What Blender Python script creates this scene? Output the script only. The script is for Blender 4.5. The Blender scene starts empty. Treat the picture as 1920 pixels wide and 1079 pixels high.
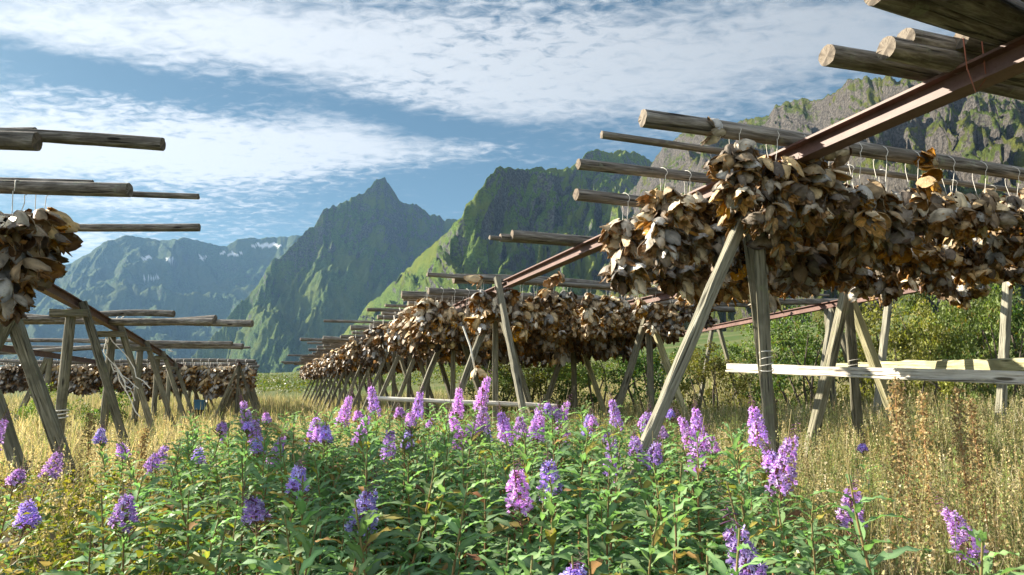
import bpy, math, random
import numpy as np
from mathutils import Vector, Matrix, Euler
rnd = random.Random(7)
rng = np.random.default_rng(11)
R_ = math.radians
scene = bpy.context.scene
col = scene.collection

# ------------------------------------------------------------------ camera model
F = 1280.0; PITCH = R_(8.2); H = 1.6
def ray(x, y):
    a = x - 960; b = 539.5 - y
    return np.array([a, F*math.cos(PITCH) - b*math.sin(PITCH), F*math.sin(PITCH) + b*math.cos(PITCH)])
def at_z(x, y, z):
    r = ray(x, y); t = (z - H)/r[2]
    return np.array([r[0]*t, r[1]*t, z])
def at_d(x, y, d):                       # point at forward (ground) distance d
    r = ray(x, y); t = d/r[1]
    return np.array([r[0]*t, d, H + r[2]*t])
UD = np.array([math.sin(R_(-20)), math.cos(R_(-20)), 0.0])   # along the racks
VD = np.array([UD[1], -UD[0], 0.0])                          # along the logs
def W(u, a, z=0.0): return UD*u + VD*a + np.array([0, 0, z])
def uv_of(p): return float(np.dot(p[:2], UD[:2])), float(np.dot(p[:2], VD[:2]))
def ground(x, y):
    x = np.asarray(x, float); y = np.asarray(y, float)
    a = x*VD[0] + y*VD[1]; r = np.hypot(x, y)
    g = 0.045*np.maximum(0, a - 4)**1.15 + 0.035*np.maximum(0, r - 45)*np.exp(-np.maximum(0, r-45)/900)
    return g + 0.04*np.sin(x*0.9)*np.cos(y*0.7)

# ------------------------------------------------------------------ noise
def _hash(ix, iy, seed):
    h = (ix.astype(np.int64)*374761393 + iy.astype(np.int64)*668265263 + seed*1274126177) & 0xffffffff
    h = ((h ^ (h >> 13))*1274126177) & 0xffffffff
    return ((h ^ (h >> 16)) & 0xffff)/65535.0
def vnoise(x, y, seed=0):
    x = np.asarray(x, float); y = np.asarray(y, float)
    ix = np.floor(x); iy = np.floor(y); fx = x - ix; fy = y - iy
    fx = fx*fx*fx*(fx*(fx*6-15)+10); fy = fy*fy*fy*(fy*(fy*6-15)+10)
    def g(a, b, dx, dy):
        an = _hash(a, b, seed)*2*math.pi
        return np.cos(an)*dx + np.sin(an)*dy
    rx = x - ix; ry = y - iy
    n00 = g(ix, iy, rx, ry); n10 = g(ix+1, iy, rx-1, ry); n01 = g(ix, iy+1, rx, ry-1); n11 = g(ix+1, iy+1, rx-1, ry-1)
    a = n00 + (n10-n00)*fx; b = n01 + (n11-n01)*fx
    return (a + (b-a)*fy)*1.4
def fbm(x, y, o=4, seed=0, ridged=False):
    s = 0; amp = 1; t = 0
    for i in range(o):
        n = vnoise(x*2**i, y*2**i, seed+i*17)
        if ridged: n = 1 - 2*np.abs(n)
        s = s + n*amp; t += amp; amp *= .5
    return s/t

# ------------------------------------------------------------------ mesh builder
class MB:
    def __init__(s): s.v = []; s.f = []; s.c = []; s.m = []; s.n = 0
    def add(s, v, f, c=None, m=0):
        v = np.asarray(v, float).reshape(-1, 3); f = np.asarray(f, int)
        s.v.append(v); s.f.append(f + s.n)
        if c is None: c = (1, 1, 1)
        c = np.asarray(c, float)
        if c.ndim == 1: c = np.tile(c, (len(v), 1))
        s.c.append(c); s.m.append(np.full(len(f), m, int)); s.n += len(v)
    def mesh(s, name, mats, smooth=True):
        me = bpy.data.meshes.new(name)
        v = np.concatenate(s.v); c = np.concatenate(s.c)
        me.vertices.add(len(v)); me.vertices.foreach_set('co', v.ravel())
        li = np.concatenate([f.ravel() for f in s.f]); tot = np.concatenate([np.full(len(f), f.shape[1], int) for f in s.f])
        me.loops.add(len(li)); me.loops.foreach_set('vertex_index', li)
        me.polygons.add(len(tot)); st = np.concatenate([[0], np.cumsum(tot)[:-1]])
        me.polygons.foreach_set('loop_start', st); me.polygons.foreach_set('loop_total', tot)
        me.polygons.foreach_set('material_index', np.concatenate(s.m))
        me.polygons.foreach_set('use_smooth', np.full(len(tot), smooth))
        at = me.color_attributes.new('Col', 'FLOAT_COLOR', 'POINT')
        at.data.foreach_set('color', np.concatenate([c, np.ones((len(c), 1))], 1).ravel())
        for m in (mats if isinstance(mats, (list, tuple)) else [mats]): me.materials.append(m)
        me.update(calc_edges=True); me.validate()
        return me
    def replicate(s, v, f, T, O, C=None, m=0):
        """copies of template v,f with matrices T (K,3,3), offsets O (K,3), colours C (K,3) or (K,n,3)"""
        v = np.asarray(v, float); f = np.asarray(f, int); K = len(O)
        P = np.einsum('kij,nj->kni', T, v) + O[:, None, :]
        FF = (f[None] + (np.arange(K)*len(v))[:, None, None]).reshape(-1, f.shape[1])
        if C is None: cc = np.ones((K*len(v), 3))
        elif C.ndim == 2: cc = np.repeat(C, len(v), 0)
        else: cc = C.reshape(-1, 3)
        s.add(P.reshape(-1, 3), FF, cc, m)
def obj(name, me, parent=None, loc=None, rot=None, sc=None):
    o = bpy.data.objects.new(name, me); col.objects.link(o)
    if parent: o.parent = parent
    if loc is not None: o.location = loc
    if rot is not None: o.rotation_euler = rot
    if sc is not None: o.scale = sc
    return o
def tag(o, label=None, cat=None, group=None, kind=None):
    if label: o['label'] = label
    if cat: o['category'] = cat
    if group: o['group'] = group
    if kind: o['kind'] = kind
    return o
def empty(name, loc=(0, 0, 0), rotz=0):
    o = bpy.data.objects.new(name, None); col.objects.link(o); o.location = loc; o.rotation_euler = (0, 0, rotz)
    o.empty_display_size = .1
    return o
def copy_tree(root, loc, rotz, sc=1.0):
    r = root.copy(); col.objects.link(r); r.location = loc; r.rotation_euler = (0, 0, rotz); r.scale = (sc, sc, sc)
    for ch in root.children:
        c = ch.copy(); col.objects.link(c); c.parent = r
        for g in ch.children:
            d = g.copy(); col.objects.link(d); d.parent = c
    return r
def grid_faces(nr, nc, close=False):
    i = np.arange(nr-1)[:, None]; j = np.arange(nc if close else nc-1)[None, :]
    j2 = (j+1) % nc
    return np.stack([i*nc+j, i*nc+j2, (i+1)*nc+j2, (i+1)*nc+j], -1).reshape(-1, 4)
def rotm(rx=0, ry=0, rz=0): return np.array(Euler((rx, ry, rz)).to_matrix())
def x_to(d):                              # quaternion turning local X to direction d, local Z kept upward
    d = Vector(d).normalized(); up = Vector((0, 0, 1)) if abs(d.z) < .995 else Vector((0, 1, 0))
    y = up.cross(d).normalized(); z = d.cross(y)
    return Matrix((d, y, z)).transposed().to_euler()
def tube(mb, pts, r, n=6, c=None, m=0, cap=False):
    pts = np.asarray(pts, float); K = len(pts); r = np.broadcast_to(np.asarray(r, float), (K,))
    t = np.gradient(pts, axis=0); t /= np.linalg.norm(t, axis=1)[:, None] + 1e-9
    up = np.array([0, 0, 1.0]) if abs(t[0, 2]) < .9 else np.array([1.0, 0, 0])
    a = np.cross(t, up); a /= np.linalg.norm(a, axis=1)[:, None] + 1e-9; b = np.cross(t, a)
    th = np.linspace(0, 2*np.pi, n, endpoint=False)
    v = pts[:, None] + r[:, None, None]*(np.cos(th)[None, :, None]*a[:, None] + np.sin(th)[None, :, None]*b[:, None])
    mb.add(v.reshape(-1, 3), grid_faces(K, n, True), c, m)
    if cap:
        mb.add(v[0], [list(range(n))[::-1]], c, m); mb.add(v[-1], [list(range(n))], c, m)

# ------------------------------------------------------------------ node helpers
class NT:
    def __init__(s, tree): s.t = tree; s.t.nodes.clear()
    def n(s, typ, ins=None, out=0, **props):
        nd = s.t.nodes.new(typ)
        for k, v in props.items(): setattr(nd, k, v)
        for k, v in (ins or {}).items():
            sk = nd.inputs[k]
            if isinstance(v, bpy.types.NodeSocket): s.t.links.new(v, sk)
            else: sk.default_value = v
        return nd.outputs[out]
    def math(s, op, a, b=0.0, clamp=False, c=0.0): return s.n('ShaderNodeMath', {0: a, 1: b, 2: c}, operation=op, use_clamp=clamp)
    def vmath(s, op, a, b=(0, 0, 0), out=0): return s.n('ShaderNodeVectorMath', {0: a, 1: b}, out, operation=op)
    def noise(s, vec, scale=5, detail=4, rough=.55, dist=0, out=0): return s.n('ShaderNodeTexNoise', {'Vector': vec, 'Scale': scale, 'Detail': detail, 'Roughness': rough, 'Distortion': dist}, out)
    def ramp(s, fac, stops, interp='LINEAR'):
        nd = s.t.nodes.new('ShaderNodeValToRGB'); s.t.links.new(fac, nd.inputs[0]); e = nd.color_ramp.elements; nd.color_ramp.interpolation = interp
        while len(e) < len(stops): e.new(.5)
        for k, (p, c) in enumerate(stops):
            e[k].position = p; e[k].color = tuple(c)+(1,) if len(c) == 3 else c
        return nd.outputs[0]
    def mix(s, fac, a, b, blend='MIX'):
        nd = s.t.nodes.new('ShaderNodeMix'); nd.data_type = 'RGBA'; nd.blend_type = blend
        for k, v in ((0, fac), (6, a), (7, b)):
            if isinstance(v, bpy.types.NodeSocket): s.t.links.new(v, nd.inputs[k])
            else: nd.inputs[k].default_value = tuple(v)+(1,) if hasattr(v, '__len__') and len(v) == 3 else v
        return nd.outputs[2]
    def smooth(s, x, lo, hi): return s.n('ShaderNodeMapRange', {'Value': x, 'From Min': lo, 'From Max': hi}, interpolation_type='SMOOTHSTEP')
    def mapping(s, vec, scale=(1, 1, 1), loc=(0, 0, 0), rot=(0, 0, 0)): return s.n('ShaderNodeMapping', {'Vector': vec, 'Scale': scale, 'Location': loc, 'Rotation': rot})
    def co(s, which='Object'):
        nd = s.t.nodes.new('ShaderNodeTexCoord'); return nd.outputs[which]
    def attr(s, name='Col'):
        nd = s.t.nodes.new('ShaderNodeAttribute'); nd.attribute_name = name; return nd.outputs['Color']
    def rand(s):
        nd = s.t.nodes.new('ShaderNodeObjectInfo'); return nd.outputs['Random']
    def bump(s, h, strength=.5, dist=.01): return s.n('ShaderNodeBump', {'Height': h, 'Strength': strength, 'Distance': dist})
    def out(s, surf):
        o = s.t.nodes.new('ShaderNodeOutputMaterial'); s.t.links.new(surf, o.inputs[0])
def new_mat(name):
    m = bpy.data.materials.new(name); m.use_nodes = True
    return m, NT(m.node_tree)
def bsdf(t, color, rough=.8, spec=.25, normal=None, metal=0.0):
    ins = {'Base Color': color if isinstance(color, bpy.types.NodeSocket) else tuple(color)+(1,), 'Roughness': rough, 'Specular IOR Level': spec, 'Metallic': metal}
    if normal is not None: ins['Normal'] = normal
    return t.n('ShaderNodeBsdfPrincipled', ins)

def hsv(t, c, h=.5, s=1.0, v=1.0): return t.n('ShaderNodeHueSaturation', {'Hue': h, 'Saturation': s, 'Value': v, 'Color': c})

def wood_mat(name, dark, mid, light, lichen=None, across=22, bump=.9):
    m, t = new_mat(name); co = t.co(); rd = t.rand()
    off = t.n('ShaderNodeCombineXYZ', {0: t.math('MULTIPLY', rd, 37.0), 1: t.math('MULTIPLY', rd, 11.0), 2: rd})
    p = t.vmath('ADD', co, off)
    g = t.noise(t.mapping(p, (1.6, across, across)), 2.2, 6, .62, .4)
    c = t.ramp(g, [(.28, dark), (.5, mid), (.72, light)])
    crack = t.noise(t.mapping(p, (1.1, 45, 45)), 1.3, 3, .5)
    cr = t.smooth(crack, .40, .34)
    c = t.mix(t.math('MULTIPLY', cr, .75), c, tuple(x*.25 for x in dark))
    blot = t.noise(p, 3.2, 4, .6)
    c = t.mix(t.smooth(blot, .5, .72), c, tuple(x*.62 for x in mid))
    if lichen:
        li = t.noise(p, 9, 5, .7)
        c = t.mix(t.math('MULTIPLY', t.smooth(li, .56, .68), .7), c, lichen)
    kn = t.n('ShaderNodeTexVoronoi', {'Vector': t.mapping(p, (1.5, 9, 9)), 'Scale': 1.0}, 0)
    c = t.mix(t.smooth(kn, .14, .07), c, tuple(x*.35 for x in dark))
    c = hsv(t, c, v=t.math('MULTIPLY_ADD', rd, .5, c=.75))
    hgt = t.math('SUBTRACT', g, t.math('MULTIPLY', cr, .6))
    t.out(bsdf(t, c, .85, .2, t.bump(hgt, bump, .012)))
    return m
M = {}
M['log'] = wood_mat('weathered_log', (.05, .044, .037), (.165, .15, .13), (.37, .35, .32), (.20, .22, .16))
M['post'] = wood_mat('weathered_post', (.06, .056, .038), (.165, .155, .11), (.29, .27, .205), (.16, .175, .09), across=30)
M['pale_post'] = wood_mat('pale_post', (.085, .08, .058), (.195, .188, .145), (.31, .30, .24), None, across=30)
M['white_wood'] = wood_mat('debarked_wood', (.26, .225, .17), (.52, .49, .43), (.66, .64, .59), None, across=26)
M['board'] = wood_mat('green_board', (.16, .15, .08), (.36, .34, .2), (.5, .46, .32), None, across=20)
def end_mat():
    m, t = new_mat('sawn_log_end'); co = t.co(); s = t.n('ShaderNodeSeparateXYZ', {0: co})
    sy = t.n('ShaderNodeSeparateXYZ', {0: co}, 1); sz = t.n('ShaderNodeSeparateXYZ', {0: co}, 2)
    r = t.math('SQRT', t.math('ADD', t.math('MULTIPLY', sy, sy), t.math('MULTIPLY', sz, sz)))
    nz = t.noise(co, 30, 4, .6)
    rings = t.math('SINE', t.math('ADD', t.math('MULTIPLY', r, 1100.0), t.math('MULTIPLY', nz, 22.0)))
    ang = t.n('ShaderNodeMath', {0: sy, 1: sz}, operation='ARCTAN2')
    crk = t.smooth(t.noise(t.n('ShaderNodeCombineXYZ', {0: t.math('MULTIPLY', ang, 1.9), 1: t.math('MULTIPLY', r, 6.0), 2: t.rand()}), 3.0, 2, .5), .40, .33)
    c = t.mix(t.smooth(rings, -1, 1), (.23, .19, .145), (.14, .11, .085))
    c = t.mix(t.smooth(t.noise(co, 55, 5, .7), .45, .7), c, (.09, .06, .04))
    c = t.mix(t.math('MULTIPLY', t.rand(), .5), c, (.30, .275, .235))
    c = t.mix(t.math('MULTIPLY', crk, .85), c, (.03, .024, .02))
    c = t.mix(t.smooth(t.noise(co, 18, 3, .6), .45, .65), c, (.10, .085, .07))
    t.out(bsdf(t, c, .9, .15, t.bump(nz, .6, .01))); return m
M['log_end'] = end_mat()
def rust_mat():
    m, t = new_mat('red_oxide_steel'); co = t.co()
    a = t.noise(co, 6, 6, .65); b = t.noise(co, 60, 4, .7)
    c = t.ramp(a, [(.3, (.075, .036, .029)), (.55, (.135, .072, .058)), (.75, (.20, .12, .10))])
    c = t.mix(t.math('MULTIPLY', t.smooth(b, .52, .75), .7), c, (.06, .026, .018))
    stre = t.noise(t.mapping(co, (9, 1, 1.2)), 3, 4, .6)
    c = t.mix(t.math('MULTIPLY', t.smooth(stre, .56, .7), .5), c, (.11, .06, .045))
    t.out(bsdf(t, c, .55, .4, t.bump(b, .15, .003))); return m
M['steel'] = rust_mat()
def twine_mat():
    m, t = new_mat('white_twine'); t.out(bsdf(t, (.66, .64, .58), .8, .2)); return m
M['twine'] = twine_mat()
m, t = new_mat('red_wire'); t.out(bsdf(t, (.28, .10, .06), .6, .3)); M['wire'] = m
m, t = new_mat('blue_plastic'); t.out(bsdf(t, t.mix(t.noise(t.co(), 5, 4, .6), (.03, .13, .26), (.06, .20, .34)), .5, .4)); M['blue'] = m
m, t = new_mat('black_rubber'); t.out(bsdf(t, (.02, .02, .02), .7, .3)); M['black'] = m

def fish_mat():
    m, t = new_mat('dried_fish_skin'); c = t.attr(); co = t.co(); rd = t.rand()
    n1 = t.noise(co, 26, 5, .65); n2 = t.noise(co, 90, 4, .7)
    c = t.mix(t.smooth(n1, .54, .78), c, hsv(t, c, .49, 1.2, .45))
    c = t.mix(t.math('MULTIPLY', t.smooth(n2, .58, .72), .6), c, (.10, .055, .028))
    c = t.mix(t.math('MULTIPLY', t.smooth(n1, .42, .28), .4), c, (.62, .57, .47))
    c = hsv(t, c, t.math('MULTIPLY_ADD', rd, .012, c=.494), t.math('MULTIPLY_ADD', t.math('FRACT', t.math('MULTIPLY', rd, 7.31)), .45, c=.95), t.math('MULTIPLY_ADD', rd, .95, c=.48))
    nb = t.bump(t.math('ADD', n1, t.math('MULTIPLY', n2, .5)), .7, .012)
    p = bsdf(t, c, .5, .35, nb)
    tr = t.n('ShaderNodeBsdfTranslucent', {'Color': t.mix(.55, c, (.55, .26, .08), 'MULTIPLY')})
    mx = t.n('ShaderNodeMixShader', {0: .2, 1: p, 2: tr}); t.out(mx); return m
M['fish'] = fish_mat()
def leaf_mat(name, transl=.38, rough=.5, hue=.03, tint=(1.25, 1.35, .45), spec=.35):
    m, t = new_mat(name); c = t.attr(); rd = t.rand()
    n = t.noise(t.co(), 9, 3, .6)
    c = hsv(t, c, t.math('MULTIPLY_ADD', rd, hue, c=.5-hue*.5), 1.0, t.math('ADD', t.math('MULTIPLY', rd, .35), t.math('MULTIPLY_ADD', n, .5, c=.58)))
    p = bsdf(t, c, rough, spec)
    tr = t.n('ShaderNodeBsdfTranslucent', {'Color': t.mix(1.0, c, tint, 'MULTIPLY')})
    t.out(t.n('ShaderNodeMixShader', {0: transl, 1: p, 2: tr})); return m
M['leaf'] = leaf_mat('fireweed_leaf', .42, .58, .03, (1.0, 1.22, .66), .35)
M['petal'] = leaf_mat('fireweed_petal', .45, .6, .035, (1.15, .95, 1.1), .15)
M['stem'] = leaf_mat('fireweed_stem', .05, .6, .02)
M['grass'] = leaf_mat('dry_grass', .4, .7, .0, (1.12, 1.05, .75), .15)
M['herb'] = leaf_mat('herb_leaf', .42, .6, .0, (1.35, 1.3, .4), .2)
M['bush'] = leaf_mat('bush_leaf', .36, .5, .03, (1.25, 1.3, .4), .3)
m, t = new_mat('bark'); t.out(bsdf(t, t.mix(t.noise(t.co(), 12, 5, .6), (.05, .04, .03), (.14, .12, .10)), .9, .1)); M['bark'] = m
m, t = new_mat('soil'); co = t.co()
c = t.mix(t.noise(co, .35, 6, .6), (.085, .075, .035), (.12, .13, .045)); c = t.mix(t.smooth(t.noise(co, 6, 5, .7), .4, .65), c, (.16, .13, .07))
far = t.smooth(t.vmath('LENGTH', co, out=1), 25, 60)
c = t.mix(far, c, t.mix(t.smooth(t.noise(co, .05, 8, .65), .4, .62), (.06, .095, .025), (.13, .14, .06)))
t.out(bsdf(t, c, .95, .1, t.bump(t.noise(co, 20, 5, .7), .6, .03))); M['soil'] = m
def mountain_mat(name, sc, lo, hi, zr, rockc=(.20, .19, .18), grassc=(.075, .105, .028), snow=False):
    m, t = new_mat(name); co = t.co(); g = t.n('ShaderNodeNewGeometry', out=1)
    big = t.noise(co, 6/sc, 6, .62); med = t.noise(co, 34/sc, 7, .68); fine = t.noise(co, 150/sc, 6, .72)
    stri = t.noise(t.mapping(co, (1, 1, .3)), 90/sc, 6, .7, 1.2)
    nz = t.n('ShaderNodeSeparateXYZ', {0: g}, 2)
    s = t.math('ADD', nz, t.math('ADD', t.math('MULTIPLY_ADD', big, .5, c=-.25), t.math('MULTIPLY_ADD', med, .75, c=-.375)))
    s = t.math('MULTIPLY_ADD', t.smooth(t.n('ShaderNodeSeparateXYZ', {0: co}, 2), zr, zr*.12), .30, c=s)
    s = t.math('ADD', s, t.math('MULTIPLY_ADD', t.n('ShaderNodeSeparateColor', {0: t.attr()}, 1), .5, c=-.15))
    s = t.math('ADD', s, t.math('MULTIPLY_ADD', fine, .7, c=-.43)); s = t.math('ADD', s, t.math('MULTIPLY_ADD', stri, -.35, c=.17))
    gr = t.smooth(s, lo, hi)
    rock = t.ramp(stri, [(.25, tuple(x*.42 for x in rockc)), (.45, rockc), (.62, tuple(x*1.35 for x in rockc)), (.8, tuple(x*.7 for x in rockc))])
    rock = t.mix(t.smooth(fine, .56, .42), rock, tuple(x*.5 for x in rockc))
    rock = t.mix(t.math('MULTIPLY', t.smooth(med, .5, .7), .5), rock, (.15, .13, .10))
    grass = t.mix(t.smooth(fine, .35, .65), tuple(x*.62 for x in grassc), tuple(x*1.35 for x in grassc))
    grass = t.mix(t.smooth(big, .42, .62), grass, (grassc[0]*1.45, grassc[1]*1.15, grassc[2]*1.0))
    c = t.mix(gr, rock, grass)
    if snow: c = t.mix(t.n('ShaderNodeSeparateColor', {0: t.attr()}), (.82, .84, .88), c)
    h = t.math('ADD', t.math('MULTIPLY', med, .8), t.math('ADD', t.math('MULTIPLY', stri, .7), t.math('MULTIPLY', fine, .7)))
    t.out(bsdf(t, c, .95, .05, t.bump(h, .9, sc*.022))); return m

# ------------------------------------------------------------------ setting: ground and mountains
def build_ground():
    nr, na = 150, 220
    rr = np.concatenate([np.linspace(.0, 40, 80), np.geomspace(41, 6000, nr-80)]); aa = np.linspace(0, 2*np.pi, na, endpoint=False)
    X = rr[:, None]*np.sin(aa); Y = rr[:, None]*np.cos(aa)
    Z = ground(X, Y)
    mb = MB(); mb.add(np.stack([X, Y, Z], -1).reshape(-1, 3), grid_faces(nr, na, True)[:, ::-1])
    tag(obj('ground', mb.mesh('ground', M['soil'])), kind='structure')
build_ground()

def build_mountain(name, prof, Rk, Bk, nx, nt, mat, amp, lam, p=1.5, seed=1, jag=2.0, spots=None, cover=None, rough=.55, smooth_=None, ridge_fade=.07):
    px = np.linspace(prof[0][0], prof[-1][0], nx)
    py = np.interp(px, [q[0] for q in prof], [q[1] for q in prof])
    py = py + jag*(fbm(px/42.0, px*0+seed+.37, 5, seed, True) - .2) + jag*.35*(fbm(px/11.0, px*0+seed+.61, 4, seed+3, True) - .2)
    a = px - 960; b = 539.5 - py
    ry = F*math.cos(PITCH) - b*math.sin(PITCH); rz = F*math.sin(PITCH) + b*math.cos(PITCH)
    az = np.arctan2(a, ry); te = rz/np.hypot(a, ry)
    R = np.interp(px, [q[0] for q in Rk], [q[1] for q in Rk]); B = np.interp(px, [q[0] for q in Bk], [q[1] for q in Bk])
    ker = np.ones(31)/31; pad = lambda q: np.convolve(np.pad(q, 15, mode='edge'), ker, 'valid')
    R = pad(pad(R)); B = pad(pad(B))
    zr = H + R*te
    nb = 24
    t = np.concatenate([-np.linspace(1, 0, nb, endpoint=False), np.linspace(0, 1, nt)**1.15])[:, None]
    fr = np.clip(t, 0, 1); bk = np.clip(-t, 0, 1)
    r = R[None]*(1 + .7*bk) + (B - R)[None]*fr
    zz = np.where(t >= 0, zr[None]*((1-fr)**p) - 6*fr, zr[None]*(1-bk)**1.3 - 6*bk)
    X = r*np.sin(az)[None]; Y = r*np.cos(az)[None]
    P = np.stack([X, Y, zz], -1)
    du = np.gradient(P, axis=1); dv = np.gradient(P, axis=0)
    n = np.cross(du, dv); n /= np.linalg.norm(n, axis=-1, keepdims=True) + 1e-9
    n *= np.sign(n[..., 2:3] + 1e-9)
    s = (az[None]*np.mean(R))*np.ones_like(t); d = (R[None]-r)
    wx = fbm(s/lam/1.3, d/lam/1.3, 3, seed+5)*.55; wy = fbm(s/lam/1.1, d/lam/1.1, 3, seed+9)*.4
    big = fbm(s/lam + wx, d/lam*.42 + wy, 8, seed, True)
    crag = fbm(s/lam*4.3 + wx*3, d/lam*3.1 + wy*3, 6, seed+40, True)
    fade = np.clip(np.abs(t)/ridge_fade, 0.0, 1)*np.clip((1-fr)/.22, .05, 1)
    sm = np.clip(1 - (smooth_(px[None] + 0*t, fr) if smooth_ else 0), .12, 1)
    P[..., 2] += amp*((big - .78)*1.5 + (crag - .7)*rough)*fade*sm
    sh = amp*.35*rough*(fbm(s/lam*6 + 7, d/lam*6, 4, seed+70))*fade
    P[..., 0] += sh*np.cos(az)[None]; P[..., 1] -= sh*np.sin(az)[None]
    rr_ = np.hypot(P[..., 0], P[..., 1]); lim_ = H + rr_*(te - .0015)[None]*1.0
    azv = np.arctan2(P[..., 0], P[..., 1]); tel = np.interp(azv.ravel(), az, te).reshape(azv.shape); lim2 = H + rr_*tel
    P[..., 2] = np.where(np.abs(t) > 1e-6, np.minimum(P[..., 2], lim2 - .0012*rr_*np.minimum(1, np.abs(t)*30)), P[..., 2])
    C = np.ones(P.shape); C[..., 1] = np.clip((cover(px[None] + 0*t, fr + 0*px[None]) if cover else .3) - .30*(big-.3) - .10*crag, 0, 1.2)
    if spots:
        for (sx, sy, wx_, wy_) in spots:
            # pixel position of every vertex
            dd = P[..., 1]*math.cos(PITCH) + (P[..., 2]-H)*math.sin(PITCH); uu = -P[..., 1]*math.sin(PITCH) + (P[..., 2]-H)*math.cos(PITCH)
            qx = 960 + F*P[..., 0]/dd; qy = 539.5 - F*uu/dd
            C[(np.abs(qx-sx)/wx_)**2 + (np.abs(qy-sy-2*np.sin(qx*.4))/wy_)**2 < 1] = 0
    mb = MB(); mb.add(P.reshape(-1, 3), grid_faces(*P.shape[:2]), C.reshape(-1, 3))
    o = obj(name, mb.mesh(name, mat)); tag(o, kind='structure'); return o

build_mountain('mountain', [(-420, 700), (-200, 640), (0, 575), (100, 505), (118, 498), (160, 478), (195, 452), (240, 441), (275, 444), (300, 450), (345, 444), (365, 447), (390, 456), (425, 459), (445, 446), (500, 444), (560, 439), (700, 470), (840, 540)],
    [(-420, 4600), (240, 4700), (840, 4300)], [(-420, 2600), (840, 2300)], 520, 150, mountain_mat('far_mountain_rock', 1500, .0, .4, 900, (.09, .09, .095), (.05, .09, .03), True), 150, 700, 1.35, 3, 5.0,
    [(275, 484, 11, 3.2), (318, 486, 9, 2.8), (380, 483, 8, 2.8), (440, 477, 14, 3.0), (500, 460, 28, 3.2), (285, 521, 14, 3.4), (418, 475, 6, 2.6)])
build_mountain('mountain', [(250, 735), (330, 690), (380, 645), (430, 592), (470, 542), (505, 497), (530, 470), (548, 456), (560, 440), (578, 430), (600, 402), (625, 384), (640, 376), (655, 372), (672, 357), (684, 354), (691, 343), (700, 337), (709, 329), (717, 326), (723, 328), (728, 339), (736, 353), (742, 362), (749, 373), (762, 376), (775, 381), (800, 393), (815, 394), (830, 403), (856, 411), (950, 440), (1060, 470), (1200, 520)],
    [(250, 2150), (560, 2250), (722, 2450), (860, 2950), (1200, 3600)], [(250, 1350), (560, 1550), (722, 1650), (1200, 1750)], 560, 200, mountain_mat('peak_rock', 700, .06, .32, 600, (.115, .115, .12), (.075, .125, .034)), 84, 330, 1.4, 11, 14.0, cover=lambda x, f: .02 + .75*f + .25*np.exp(-((x-880)/110)**2))
build_mountain('mountain', [(380, 760), (480, 727), (560, 682), (640, 622), (700, 562), (760, 500), (820, 446), (860, 410), (872, 385), (885, 372), (900, 350), (915, 330), (932, 313), (950, 309), (975, 313), (992, 313), (1010, 304), (1025, 309), (1042, 312), (1062, 308), (1080, 300), (1098, 281), (1115, 277), (1135, 279), (1155, 276), (1180, 278), (1205, 286), (1222, 301), (1300, 330), (1420, 380)],
    [(380, 1800), (480, 1750), (640, 1480), (760, 1150), (860, 930), (920, 980), (1000, 1120), (1100, 1260), (1220, 1380), (1420, 1400)], [(380, 900), (640, 800), (800, 480), (860, 420), (1220, 230), (1420, 200)], 560, 220, mountain_mat('ridge_rock', 520, .05, .27, 400, (.15, .147, .145), (.105, .165, .036)), 105, 210, 1.5, 23, 13.0, smooth_=lambda x, f: .85*np.clip((840-x)/110, 0, 1)*np.clip(f*5, 0, 1), cover=lambda x, f: -.25 + 1.22*np.clip((880-x)/120, 0, 1) + .45*np.clip((f-.3)*2, 0, 1))
build_mountain('mountain', [(1120, 420), (1180, 350), (1222, 302), (1236, 284), (1245, 262), (1262, 250), (1290, 240), (1320, 222), (1340, 218), (1362, 224), (1385, 219), (1402, 222), (1416, 214), (1440, 210), (1456, 192), (1470, 184), (1500, 186), (1530, 187), (1545, 178), (1562, 164), (1585, 148), (1603, 141), (1640, 140), (1700, 140), (1760, 146), (1830, 138), (1920, 128), (2050, 90), (2200, 110), (2500, 70)],
    [(1120, 1050), (1260, 900), (1600, 640), (1920, 520), (2500, 450)], [(1120, 210), (1260, 120), (1600, 60), (1920, 48), (2500, 45)], 640, 260, mountain_mat('cliff_rock', 300, .22, .40, 200, (.135, .122, .11), (.078, .105, .028)), 42, 110, 1.5, 31, 17.0, rough=.75, cover=lambda x, f: .15 + .4*np.clip((f-.5)*2, 0, 1))

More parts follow.
